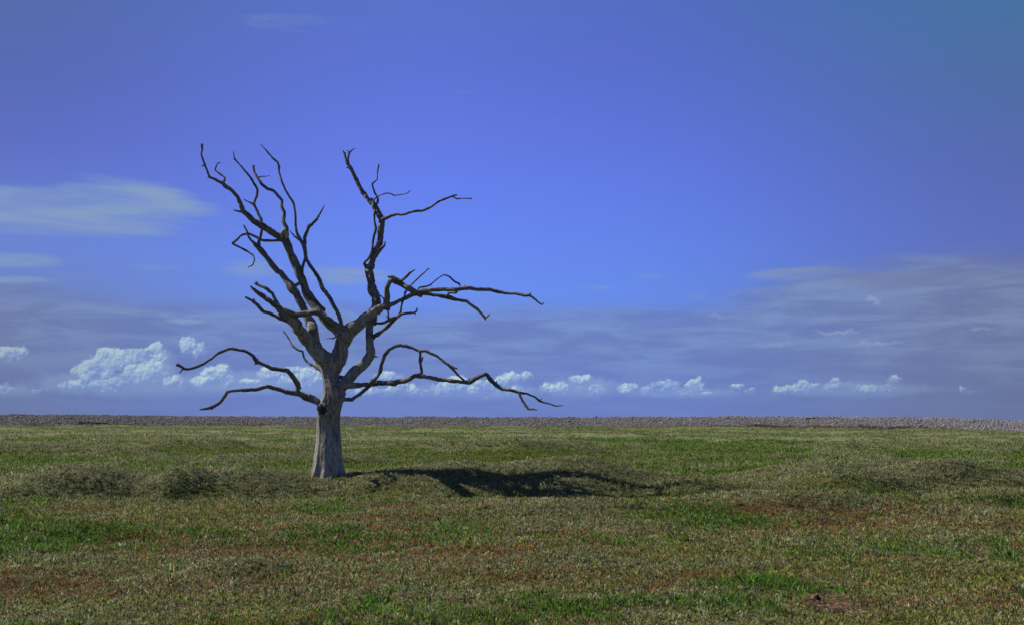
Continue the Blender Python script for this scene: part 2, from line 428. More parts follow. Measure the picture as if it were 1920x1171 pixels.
# ------------------------------------------------------------------ mesh helpers
def mesh_from(name, V, faces_idx, loop_counts, mat, smooth=False, col=None, parent=None, uv=None, nrm=None):
    me = bpy.data.meshes.new(name)
    nv = len(V); nl = len(faces_idx); nf = len(loop_counts)
    me.vertices.add(nv)
    me.vertices.foreach_set("co", np.asarray(V, dtype=np.float32).ravel())
    me.loops.add(nl)
    me.loops.foreach_set("vertex_index", np.asarray(faces_idx, dtype=np.int32).ravel())
    me.polygons.add(nf)
    ls = np.zeros(nf, dtype=np.int32); ls[1:] = np.cumsum(loop_counts)[:-1]
    me.polygons.foreach_set("loop_start", ls)
    me.polygons.foreach_set("loop_total", np.asarray(loop_counts, dtype=np.int32))
    me.update(calc_edges=True)
    if smooth:
        me.polygons.foreach_set("use_smooth", np.ones(nf, dtype=bool))
    if col is not None:
        at_ = me.color_attributes.new("Col", 'FLOAT_COLOR', 'POINT')
        c4 = np.ones((nv, 4), dtype=np.float32); c4[:, :3] = col
        at_.data.foreach_set("color", c4.ravel())
    if nrm is not None:          # lie of the plant cover the leaf belongs to
        an = me.attributes.new("Lie", 'FLOAT_VECTOR', 'POINT')
        an.data.foreach_set("vector", np.asarray(nrm, dtype=np.float32).ravel())
    if uv is not None:
        ul = me.uv_layers.new(name="UVMap")
        ul.data.foreach_set("uv", np.asarray(uv, dtype=np.float32).ravel())
    me.materials.append(mat)
    o = bpy.data.objects.new(name, me)
    C.objects.link(o)
    if parent is not None:
        o.parent = parent
    return o

def tag(o, label=None, cat=None, group=None, kind=None):
    if label: o["label"] = label
    if cat: o["category"] = cat
    if group: o["group"] = group
    if kind: o["kind"] = kind
    return o

def new_mat(name):
    m = bpy.data.materials.new(name)
    m.use_nodes = True
    t = NT(m.node_tree)
    for nd in list(m.node_tree.nodes):
        m.node_tree.nodes.remove(nd)
    out = t.new('ShaderNodeOutputMaterial')
    return m, t, out

# ------------------------------------------------------------------ materials
def ground_material():
    m, t, out = new_mat("marsh_soil_and_cover")
    at_ = t.new('ShaderNodeAttribute', attribute_name="Col")
    tcx = t.new('ShaderNodeTexCoord').outputs['Object']
    n1 = t.noise(tcx, 9.0, 5, 0.7)
    n2 = t.noise(tcx, 1.3, 5, 0.6)
    k = t.m('MULTIPLY', t.lin(n1, 0.3, 0.7, 0.35, 1.25), t.lin(n2, 0.3, 0.7, 0.75, 1.2))
    c = t.vm('SCALE', at_.outputs['Color'], None); t.put(c.node.inputs['Scale'], k)
    b = t.new('ShaderNodeBsdfPrincipled')
    b.inputs['Roughness'].default_value = 0.95
    b.inputs['Specular IOR Level'].default_value = 0.1
    t.l.new(c, b.inputs['Base Color'])
    bp = t.new('ShaderNodeBump'); bp.inputs['Strength'].default_value = 0.9; bp.inputs['Distance'].default_value = 0.06
    t.l.new(n1, bp.inputs['Height']); t.l.new(bp.outputs[0], b.inputs['Normal'])
    t.l.new(b.outputs[0], out.inputs[0])
    return m

def leaf_material(name, trans=0.28, rough=0.6, spec=0.25):
    m, t, out = new_mat(name)
    at_ = t.new('ShaderNodeAttribute', attribute_name="Col")
    b = t.new('ShaderNodeBsdfPrincipled')
    b.inputs['Roughness'].default_value = rough
    b.inputs['Specular IOR Level'].default_value = spec
    geo = t.new('ShaderNodeNewGeometry')
    lie = t.new('ShaderNodeAttribute', attribute_name="Lie")
    nn = t.vm('NORMALIZE', t.vm('ADD', t.vm('MULTIPLY', geo.outputs['Normal'], (0.45, 0.45, 0.45)), lie.outputs['Vector']))
    t.l.new(nn, b.inputs['Normal'])
    t.l.new(at_.outputs['Color'], b.inputs['Base Color'])
    tr = t.new('ShaderNodeBsdfTranslucent')
    t.l.new(at_.outputs['Color'], tr.inputs['Color'])
    mx = t.new('ShaderNodeMixShader'); mx.inputs[0].default_value = trans
    t.l.new(b.outputs[0], mx.inputs[1]); t.l.new(tr.outputs[0], mx.inputs[2])
    t.l.new(mx.outputs[0], out.inputs[0])
    return m

def stone_material():
    m, t, out = new_mat("shingle_stone")
    at_ = t.new('ShaderNodeAttribute', attribute_name="Col")
    tcx = t.new('ShaderNodeTexCoord').outputs['Object']
    n1 = t.noise(tcx, 3.5, 5, 0.7)
    c = t.vm('SCALE', at_.outputs['Color'], None); t.put(c.node.inputs['Scale'], t.lin(n1, 0.3, 0.7, 0.6, 1.2))
    b = t.new('ShaderNodeBsdfPrincipled'); b.inputs['Roughness'].default_value = 0.9
    b.inputs['Specular IOR Level'].default_value = 0.15
    t.l.new(c, b.inputs['Base Color']); t.l.new(b.outputs[0], out.inputs[0])
    return m

def wood_material(name, dark, pale, use_uv, scale=1.0):
    m, t, out = new_mat(name)
    tcn = t.new('ShaderNodeTexCoord')
    if use_uv:
        vec = t.vm('MULTIPLY', tcn.outputs['UV'], (26 * scale, 2.2 * scale, 1))
        vec2 = t.vm('MULTIPLY', tcn.outputs['UV'], (5, 1.1, 1))
    else:
        vec = t.vm('MULTIPLY', tcn.outputs['Object'], (26 * scale, 26 * scale, 2.0 * scale))
        vec2 = t.vm('MULTIPLY', tcn.outputs['Object'], (4, 4, 0.9))
    g = t.noise(vec, 1.0, 6, 0.65, 0.5)
    p = t.noise(vec2, 1.6, 4, 0.6, 0.6)
    fine = t.noise(tcn.outputs['Object'], 30.0, 4, 0.7)
    f = t.m('ADD', t.m('MULTIPLY', t.smooth(g, 0.32, 0.66), 0.65), t.m('MULTIPLY', t.smooth(p, 0.36, 0.64), 0.35))
    c = t.ramp(f, [(0.0, dark), (0.45, tuple((a + b) / 2 for a, b in zip(dark, pale))), (1.0, pale)])
    c = t.mix(t.smooth(fine, 0.62, 0.75, 0, 0.45), c, (*[v * 0.45 for v in dark], 1))
    b = t.new('ShaderNodeBsdfPrincipled'); b.inputs['Roughness'].default_value = 0.88
    b.inputs['Specular IOR Level'].default_value = 0.18
    t.l.new(c, b.inputs['Base Color'])
    bp = t.new('ShaderNodeBump'); bp.inputs['Strength'].default_value = 1.0; bp.inputs['Distance'].default_value = 0.02
    t.l.new(g, bp.inputs['Height'])
    bp2 = t.new('ShaderNodeBump'); bp2.inputs['Strength'].default_value = 0.6; bp2.inputs['Distance'].default_value = 0.05
    t.l.new(p, bp2.inputs['Height']); t.l.new(bp.outputs[0], bp2.inputs['Normal'])
    t.l.new(bp2.outputs[0], b.inputs['Normal'])
    t.l.new(b.outputs[0], out.inputs[0])
    return m

M_ground = ground_material()
M_grey = leaf_material("grey_leaf", 0.34, 0.65, 0.2)
M_grass = leaf_material("grass_blade", 0.38, 0.6, 0.2)
M_red = leaf_material("red_leaf", 0.34, 0.65, 0.2)
M_stone = stone_material()
M_trunk = wood_material("weathered_trunk_wood", (0.070, 0.066, 0.060), (0.44, 0.42, 0.38), False)
M_limb = wood_material("weathered_branch_wood", (0.040, 0.037, 0.033), (0.28, 0.265, 0.235), True)
M_bare = wood_material("bleached_bare_wood", (0.20, 0.18, 0.14), (0.50, 0.46, 0.38), True)
M_hollow = wood_material("dark_rotten_wood", (0.035, 0.031, 0.027), (0.20, 0.18, 0.15), False)

# ------------------------------------------------------------------ ground sheet
def build_ground():
    az_in = np.linspace(R(-42), R(42), 760)
    az_out = np.linspace(R(42), R(318), 120)[1:-1]
    azs = np.concatenate([az_in, az_out])
    inv = np.linspace(1 / 4.0, 1 / 420.0, 620)
    ds = np.concatenate([[0.6, 1.5, 2.5, 3.3], 1 / inv, [500, 700, 1000, 1500, 2500, 4000]])
    A, D = np.meshgrid(azs, ds)
    X = D * np.sin(A); Y = D * np.cos(A)
    H = height(X, Y)
    W, _ = cover(X.ravel(), Y.ravel())
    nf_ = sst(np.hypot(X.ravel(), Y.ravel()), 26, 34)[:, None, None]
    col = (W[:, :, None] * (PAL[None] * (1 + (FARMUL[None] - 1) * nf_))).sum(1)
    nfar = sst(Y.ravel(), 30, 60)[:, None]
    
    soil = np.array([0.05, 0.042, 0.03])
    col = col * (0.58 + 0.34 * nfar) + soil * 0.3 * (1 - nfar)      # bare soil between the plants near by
    nr, nc = A.shape
    V = np.stack([X.ravel(), Y.ravel(), H.ravel()], -1)
    V = np.vstack([V, [[0, 0, float(height(np.array([0.0]), np.array([0.0]))[0])]]])
    col = np.vstack([col, col[:1]])
    i = np.arange(nr - 1)[:, None] * nc
    j = np.arange(nc)[None, :]
    jn = (j + 1) % nc
    q = np.stack([i + j, i + nc + j, i + nc + jn, i + jn], -1).reshape(-1, 4)
    tri = np.stack([np.full(nc, nr * nc), j[0], jn[0]], -1)
    idx = np.concatenate([q.ravel(), tri.ravel()])
    lc = np.concatenate([np.full(len(q), 4), np.full(len(tri), 3)])
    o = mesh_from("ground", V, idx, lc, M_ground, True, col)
    tag(o, kind='structure')
build_ground()

# ------------------------------------------------------------------ low marsh plants
def scatter(name, n_leaf, species, mat, size, n, dmin, dmax, seed, kindlabel, cat, wide=0.17, spread=0.8, upright=0.9, azr=36, power=1.35, gl=0.55, gw=0.0):
    """n tufts, each of n_leaf pointed leaves, placed where the species grows"""
    g = np.random.default_rng(seed)
    # density falls with distance
    u = g.random(n)
    e = 2 - power
    d = (dmin ** e + u * (dmax ** e - dmin ** e)) ** (1 / e)
    a = R(-azr) + g.random(n) * R(2 * azr)
    x = d * np.sin(a); y = d * np.cos(a)
    W, h = cover(x, y)
    ws = W[:, species]
    tot = ws.sum(1)
    keep = g.random(n) < np.clip(tot * 1.6, 0, 1)
    x, y, h, d, ws = x[keep], y[keep], h[keep], d[keep], ws[keep]
    n = len(x)
    pick = (g.random(n)[:, None] > np.cumsum(ws / ws.sum(1, keepdims=True), 1)).sum(1)
    pick = np.clip(pick, 0, len(species) - 1)
    base = PAL[np.array(species)[pick]]
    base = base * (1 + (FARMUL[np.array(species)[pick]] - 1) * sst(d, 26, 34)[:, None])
    grow = (d / 10.0) ** gl
    s = size * grow * np.exp(g.normal(0, 0.28, n))
    # leaves
    m = n_leaf
    ang = g.random((n, m)) * 2 * np.pi
    tilt = g.random((n, m)) ** 0.7 * upright
    L = s[:, None] * (0.6 + 0.7 * g.random((n, m)))
    dx = np.cos(ang) * np.sin(tilt); dy = np.sin(ang) * np.sin(tilt); dz = np.cos(tilt)
    off = s[:, None] * spread * g.random((n, m))
    bx = x[:, None] + np.cos(ang) * off * 0.7; by = y[:, None] + np.sin(ang) * off * 0.7
    bz = h[:, None] - 0.1 * s[:, None] + 0 * bx
    bz = bz + s[:, None] * 0.55 * g.random((n, m)) * (spread > 0.5)
    w1 = g.random((n, m)) * 2 * np.pi
    # side vector perpendicular to the leaf
    sx = -dy * np.cos(w1) + (dx * dz) * 0 + np.cos(w1 * 1.7) * 0.6
    sy = dx * np.cos(w1) + np.sin(w1 * 1.7) * 0.6
    sz = np.sin(w1) * 0.35
    dot = sx * dx + sy * dy + sz * dz
    sx -= dot * dx; sy -= dot * dy; sz -= dot * dz
    nn = np.sqrt(sx ** 2 + sy ** 2 + sz ** 2) + 1e-6
    wd = L * wide * ((d / 10.0) ** gw)[:, None]
    sx *= wd / nn; sy *= wd / nn; sz *= wd / nn
    mid = 0.55
    P0 = np.stack([bx - sx * .4, by - sy * .4, bz - sz * .4], -1)
    P1 = np.stack([bx + dx * L * mid + sx, by + dy * L * mid + sy, bz + dz * L * mid + sz], -1)
    P2 = np.stack([bx + dx * L * 1.04, by + dy * L * 1.04, bz + dz * L * (0.93)], -1)
    P3 = np.stack([bx + dx * L * mid - sx, by + dy * L * mid - sy, bz + dz * L * mid - sz], -1)
    V = np.stack([P0, P1, P2, P3], 2).reshape(-1, 3)
    e_ = 0.12
    gx = (height(x + e_, y) - height(x - e_, y)) / (2 * e_); gy = (height(x, y + e_) - height(x, y - e_)) / (2 * e_)
    gn = np.stack([-gx * 1.5, -gy * 1.5, np.ones_like(gx)], -1); gn /= np.linalg.norm(gn, axis=1, keepdims=True)
    gn = np.repeat(gn, 4 * m, 0)
    q = np.arange(len(V)).reshape(-1, 4)
    calm = np.clip((14.0 / d) ** 0.7, 0.25, 1.0)[:, None, None]      # far tufts stand for many leaves, so they differ less
    tv = np.exp(g.normal(0, 0.18, (n, 1, 1)) * calm) * np.exp(g.normal(0, 0.24, (n, m, 1)) * calm)
    hue = (g.normal(0, 0.09, (n, m, 3)) + g.normal(0, 0.07, (n, 1, 3))) * calm
    cc = np.clip(base[:, None, :] * tv * (1 + hue), 0.004, 0.6)
    cc = np.repeat(cc[:, :, None, :], 4, 2).reshape(-1, 3)
    o = mesh_from(name, V, q.ravel(), np.full(len(q), 4), mat, False, cc, nrm=gn)
    tag(o, kindlabel, cat, kind='stuff')
    return o

scatter("sea_purslane", 8, [0, 3, 4], M_grey, 0.026, 430000, 6.5, 60, 101, "grey green low leafy plants carpeting the marsh", "marsh plants", wide=0.16, spread=1.1)
scatter("green_grass", 9, [1], M_grass, 0.042, 190000, 6.5, 34, 102, "bright green grass growing in patches on the marsh", "grass", wide=0.09, spread=0.7, upright=0.9)
scatter("red_glasswort", 9, [2], M_red, 0.026, 240000, 6.5, 45, 103, "rusty red low plants between the grey ones", "marsh plants", wide=0.13, spread=1.1, upright=0.9)
scatter("far_marsh_grass", 8, [1, 3, 0, 4], M_grass, 0.064, 200000, 28, 235, 104, "green and straw coloured grass on the far marsh", "grass", wide=0.075, spread=1.8, upright=0.5, power=1.8, gl=0.20, gw=0.35)

# ------------------------------------------------------------------ shingle bank
def interp(v, xs, ys):
    return np.interp(v, xs, ys)
def az_of(px): return math.atan2(*ray(px, 790)[:2])
BX = [az_of(p) for p in (-900, 0, 600, 1100, 1400, 1700, 1920, 2800)]
BASE_D = [255, 238, 222, 205, 185, 160, 142, 100]
CREST_Y = [775, 776.5, 780, 781, 779.5, 781, 787, 795]
def bank(a, t):
    """a azimuth, t metres behind the foot of the bank"""
    d0 = interp(a, BX, BASE_D)
    cy = interp(a, BX, CREST_Y)
    dc = d0 + 9.0
    zc = CAMZ + (784 - cy) / F * dc
    prof = np.where(t < 9, sst(t, -1.5, 10.0) ** 0.8, 1 - sst(t, 12, 30) * 1.15)
    x = (d0 + t) * np.sin(a); y = (d0 + t) * np.cos(a)
    z = zc * prof + 0.09 * fbm(a * 160, a * 40, 231, 3) * np.clip(prof, 0, 1) + 0.10 * fbm(x / 5, y / 5, 201, 4) * np.clip(prof, 0, 1) - 0.12
    return x, y, z
def build_bank():
    a = np.linspace(R(-40), R(40), 1500)
    t = np.concatenate([np.linspace(-1.5, 12, 46), np.linspace(13, 32, 12)])
    A, T = np.meshgrid(a, t)
    X, Y, Z = bank(A, T)
    Z = Z + 0.05 * fbm(X / 0.5, Y / 0.5, 205, 3)
    nr, nc = A.shape
    V = np.stack([X.ravel(), Y.ravel(), Z.ravel()], -1)
    i = np.arange(nr - 1)[:, None] * nc; j = np.arange(nc - 1)[None, :]
    q = np.stack([i + j, i + j + 1, i + nc + j + 1, i + nc + j], -1).reshape(-1, 4)
    n = 0.5 + 0.5 * fbm(X.ravel() / 3, Y.ravel() / 3, 207, 4)
    col = np.array([0.17, 0.158, 0.163]) * (0.7 + 0.4 * n[:, None])
    o = mesh_from("shingle_bank", V, q.ravel(), np.full(len(q), 4), M_stone, True, col)
    tag(o, kind='structure')
    # stones lying on it
    g = np.random.default_rng(5)
    n = 90000
    a = R(-36) + g.random(n) * R(72); t = -1.0 + 13.5 * g.random(n)
    X, Y, Z = bank(a, t)
    s = 0.078 * np.exp(g.normal(0, 0.42, n))
    # eight-sided pebbles, each squashed and turned its own way
    base = np.array([(1, 0, 0), (0, 1, 0), (-1, 0, 0), (0, -1, 0), (0, 0, 1), (0, 0, -1)], float)
    tris = np.array([(0, 1, 4), (1, 2, 4), (2, 3, 4), (3, 0, 4), (1, 0, 5), (2, 1, 5), (3, 2, 5), (0, 3, 5)])
    ang = g.random(n) * 6.283
    ca, sa = np.cos(ang), np.sin(ang)
    B = base[None] * (1 + 0.3 * g.normal(0, 1, (n, 6, 1))) + 0.18 * g.normal(0, 1, (n, 6, 3))
    B = B * (s[:, None, None] * np.array([1.35, 1.0, 0.75]))
    bx = B[..., 0] * ca[:, None] - B[..., 1] * sa[:, None]; by = B[..., 0] * sa[:, None] + B[..., 1] * ca[:, None]
    V = np.stack([X[:, None] + bx, Y[:, None] + by, Z[:, None] + 0.03 + B[..., 2]], -1).reshape(-1, 3)
    I = (np.arange(n)[:, None, None] * 6 + tris[None]).reshape(-1, 3)
    tone = np.exp(g.normal(0, 0.17, (n, 1)))
    hue = np.array([0.240, 0.230, 0.246]) * (1 + g.normal(0, 0.05, (n, 3)))
    col = np.repeat(np.clip(hue * tone, 0.02, 0.6), 6, 0)
    o = mesh_from("shingle", V, I.ravel(), np.full(len(I), 3), M_stone, False, col)
    tag(o, "grey shingle stones heaped over the long bank", "stones", kind='stuff')
build_bank()

# rusty and grey scrub along the foot of the bank on the right
def build_scrub():
    g = np.random.default_rng(77)
    spots = []
    for (p0, p1, cnt, col) in ((1330, 1440, 260, (0.14, 0.115, 0.095)), (1440, 1530, 200, (0.13, 0.105, 0.085)), (1525, 1645, 700, (0.17, 0.095, 0.05)),
                               (1600, 1720, 260, (0.12, 0.10, 0.085)), (1700, 1780, 150, (0.11, 0.075, 0.05)), (60, 500, 300, (0.10, 0.09, 0.05))):
        for _ in range(cnt):
            p = g.uniform(p0, p1)
            a = az_of(p)
            spots.append((a, g.uniform(-2.2, 1.0), col))
    a = np.array([s[0] for s in spots]); t = np.array([s[1] for s in spots]); base = np.array([s[2] for s in spots])
    X, Y, Z = bank(a, t)
    Z = np.maximum(Z, height(X, Y))
    n, m = len(a), 26
    s = 0.32 * np.exp(g.normal(0, 0.25, n))
    ang = g.random((n, m)) * 6.283; tl = g.random((n, m)) * 0.8
    L = s[:, None] * (0.5 + 0.8 * g.random((n, m)))
    dx, dy, dz = np.cos(ang) * np.sin(tl), np.sin(ang) * np.sin(tl), np.cos(tl)
    bx = X[:, None] + g.normal(0, 0.22, (n, m)); by = Y[:, None] + g.normal(0, 0.22, (n, m)); bz = Z[:, None] - 0.05 + 0 * bx
    wx, wy = -np.sin(ang) * L * 0.07, np.cos(ang) * L * 0.07
    P0 = np.stack([bx, by, bz], -1); P1 = np.stack([bx + dx * L * .5 + wx, by + dy * L * .5 + wy, bz + dz * L * .5], -1)
    P2 = np.stack([bx + dx * L, by + dy * L, bz + dz * L], -1); P3 = np.stack([bx + dx * L * .5 - wx, by + dy * L * .5 - wy, bz + dz * L * .5], -1)
    V = np.stack([P0, P1, P2, P3], 2).reshape(-1, 3)
    cc = np.clip(base[:, None, :] * np.exp(g.normal(0, .3, (n, m, 1))), .01, .5)
    cc = np.repeat(cc[:, :, None, :], 4, 2).reshape(-1, 3)
    q = np.arange(len(V)).reshape(-1, 4)
    o = mesh_from("scrub", V, q.ravel(), np.full(len(q), 4), M_red, False, cc, nrm=np.tile([0, 0, 1.0], (len(V), 1)))
    tag(o, "rusty and dark scrub along the foot of the shingle bank", "scrub", kind='stuff')
build_scrub()

# ------------------------------------------------------------------ branch tubes
def catmull(P, r, step):
    """resample a control polyline (list of Vector) and radii smoothly but keeping its kinks"""
    out, rad = [], []
    n = len(P)
    for i in range(n - 1):
        p0 = P[max(i - 1, 0)]; p1 = P[i]; p2 = P[i + 1]; p3 = P[min(i + 2, n - 1)]
        seg = (p2 - p1).length
        k = max(2, int(seg / step))
        for j in range(k):
            t = j / k
            a = 0.24
            m1 = (p2 - p0) * a; m2 = (p3 - p1) * a
            t2, t3 = t * t, t * t * t
            q = p1 * (2 * t3 - 3 * t2 + 1) + m1 * (t3 - 2 * t2 + t) + p2 * (-2 * t3 + 3 * t2) + m2 * (t3 - t2)
            out.append(q); rad.append(r[i] + (r[i + 1] - r[i]) * t)
    out.append(P[-1]); rad.append(r[-1])
    return out, rad

def tube_data(P, r, sides=10, lump=0.10, seed=0, step=None, squash=1.0):
    step = step or max(0.02, min(r) * 1.6)
    pts, rad = catmull(P, r, step)
    n = len(pts)
    jr = random.Random(seed * 13 + 1)
    for i in range(2, n - 2):
        k = 0.16 * rad[i]
        pts[i] = pts[i] + Vector((jr.uniform(-k, k), jr.uniform(-k, k), jr.uniform(-k, k)))
    V = np.zeros((n * sides, 3)); UV = []
    T = (pts[1] - pts[0]).normalized()
    ref = Vector((0, 1, 0)) if abs(T.y) < 0.9 else Vector((1, 0, 0))
    N = (ref - T * ref.dot(T)).normalized()
    length = 0.0
    lens = []
    for i in range(n):
        a = pts[max(i - 1, 0)]; b = pts[min(i + 1, n - 1)]
        T = (b - a)
        T = T.normalized() if T.length > 1e-9 else Vector((0, 0, 1))
        N = (N - T * N.dot(T))
        N = N.normalized() if N.length > 1e-6 else T.orthogonal().normalized()
        B = T.cross(N)
        if i: length += (pts[i] - pts[i - 1]).length
        lens.append(length)
        th = np.arange(sides) / sides * 2 * np.pi
        rr = rad[i]
        wob = 1 + lump * (1.3 * fbm(np.cos(th) * 1.1 + 5.1 * seed, np.sin(th) * 1.1 + length / (rr * 4 + 0.03), seed, 2))
        wob = wob + lump * 0.8 * (vnoise(np.array([length / 0.11]), np.array([seed * 3.7]), 5)[0] - 0.5) * 2
        ring = np.array(pts[i])[None] + rr * wob[:, None] * (np.cos(th)[:, None] * np.array(N)[None] + squash * np.sin(th)[:, None] * np.array(B)[None])
        V[i * sides:(i + 1) * sides] = ring
    V = np.vstack([V, np.array(pts[0])[None], np.array(pts[-1])[None] + np.array(T)[None] * rad[-1] * 0.7])
    idx, lc, uv = [], [], []
    rav = sum(rad) / n
    for i in range(n - 1):
        for j in range(sides):
            k = (j + 1) % sides
            idx += [i * sides + j, i * sides + k, (i + 1) * sides + k, (i + 1) * sides + j]
            lc.append(4)
            u0, u1 = j / sides * 6.28 * rav, (j + 1) / sides * 6.28 * rav
            uv += [(u0, lens[i]), (u1, lens[i]), (u1, lens[i + 1]), (u0, lens[i + 1])]
    c0, c1 = n * sides, n * sides + 1
    for j in range(sides):
        k = (j + 1) % sides
        idx += [c0, k, j]; lc.append(3); uv += [(0, 0)] * 3
        idx += [c1, (n - 1) * sides + j, (n - 1) * sides + k]; lc.append(3); uv += [(0, length)] * 3
    return V, idx, lc, uv

def merge_tubes(lst):
    V, I, Lc, UV = [], [], [], []
    o = 0
    for v, i, l, u in lst:
        V.append(v); I += [k + o for k in i]; Lc += l; UV += u; o += len(v)
    return np.vstack(V), I, Lc, UV

def parse(s):
    return [tuple(float(v) for v in t.split(',')) for t in s.split()]

tree = bpy.data.objects.new("dead_tree", None)
C.objects.link(tree)
tree.location = TB
tag(tree, "bare dead tree with weathered grey trunk and twisting leafless branches on the marsh", "dead tree")
BUILT = {}                       # name -> list of (px, py, depth)

def nearest_depth(name, px, py):
    pts = BUILT[name]
    best = None
    for (a, b) in zip(pts[:-1], pts[1:]):
        ax, ay, ad = a; bx, by, bd = b
        vx, vy = bx - ax, by - ay
        t = max(0, min(1, ((px - ax) * vx + (py - ay) * vy) / (vx * vx + vy * vy + 1e-9)))
        d = math.hypot(ax + vx * t - px, ay + vy * t - py)
        if best is None or d < best[0]:
            best = (d, ad + (bd - ad) * t)
    return best[1]

def lay(name, pts, start=None, dd=0.0, end=None, bulge=0.0):
    """give a traced path its depth: from its parent's, changing by dd metres (or to another limb's), bowed by bulge"""
    L = [0.0]
    for a, b in zip(pts[:-1], pts[1:]):
        L.append(L[-1] + math.hypot(b[0] - a[0], b[1] - a[1]))
    d0 = nearest_depth(start, pts[0][0], pts[0][1]) if isinstance(start, str) else (start or 0.0)
    d1 = nearest_depth(end, pts[-1][0], pts[-1][1]) if end else d0 + dd
    res = []
    ph = sum(ord(c) for c in name) % 7
    for p, l in zip(pts, L):
        t = l / L[-1]
        wv = 0.0 if L[-1] < 60 else 0.09 * math.sin(t * 9 + ph) * math.sin(math.pi * t)
        res.append((p[0], p[1], d0 + (d1 - d0) * t + bulge * math.sin(math.pi * t) + wv))
    BUILT[name] = res
    P = [at(x, y, TREE_Y + d) for x, y, d in res]
    r = [max(p[2], 1.0) * 0.53 * (TREE_Y + q[2]) / F for p, q in zip(pts, res)]
    return P, r

def local(V):
    return V - np.array(TB)[None]

seedc = [0]
def limb(kind, name, s, start=None, dd=0.0, end=None, bulge=0.0, parent=None, mat=None, lump=0.17, sides=None, extra=None):
    pts = parse(s)
    P, r = lay(name, pts, start, dd, end, bulge)
    seedc[0] += 1
    sd = sides or (8 if max(r) < 0.03 else 12 if max(r) < 0.07 else 20)
    # flare where it leaves its parent
    if kind in ('branch', 'twig') and len(r) > 2:
        r[0] *= 1.15
    lst = [tube_data(P, r, sd, lump, seedc[0])]
    for e in (extra or []):
        ep = parse(e)
        Pe, re_ = lay(name + '_e', ep, name, 0.0)
        seedc[0] += 1
        lst.append(tube_data(Pe, re_, 6, 0.05, seedc[0]))
    V, I, Lc, UV = merge_tubes(lst)
    o = mesh_from(kind, local(V), I, Lc, mat or M_limb, True, None, parent or tree, UV)
    return o

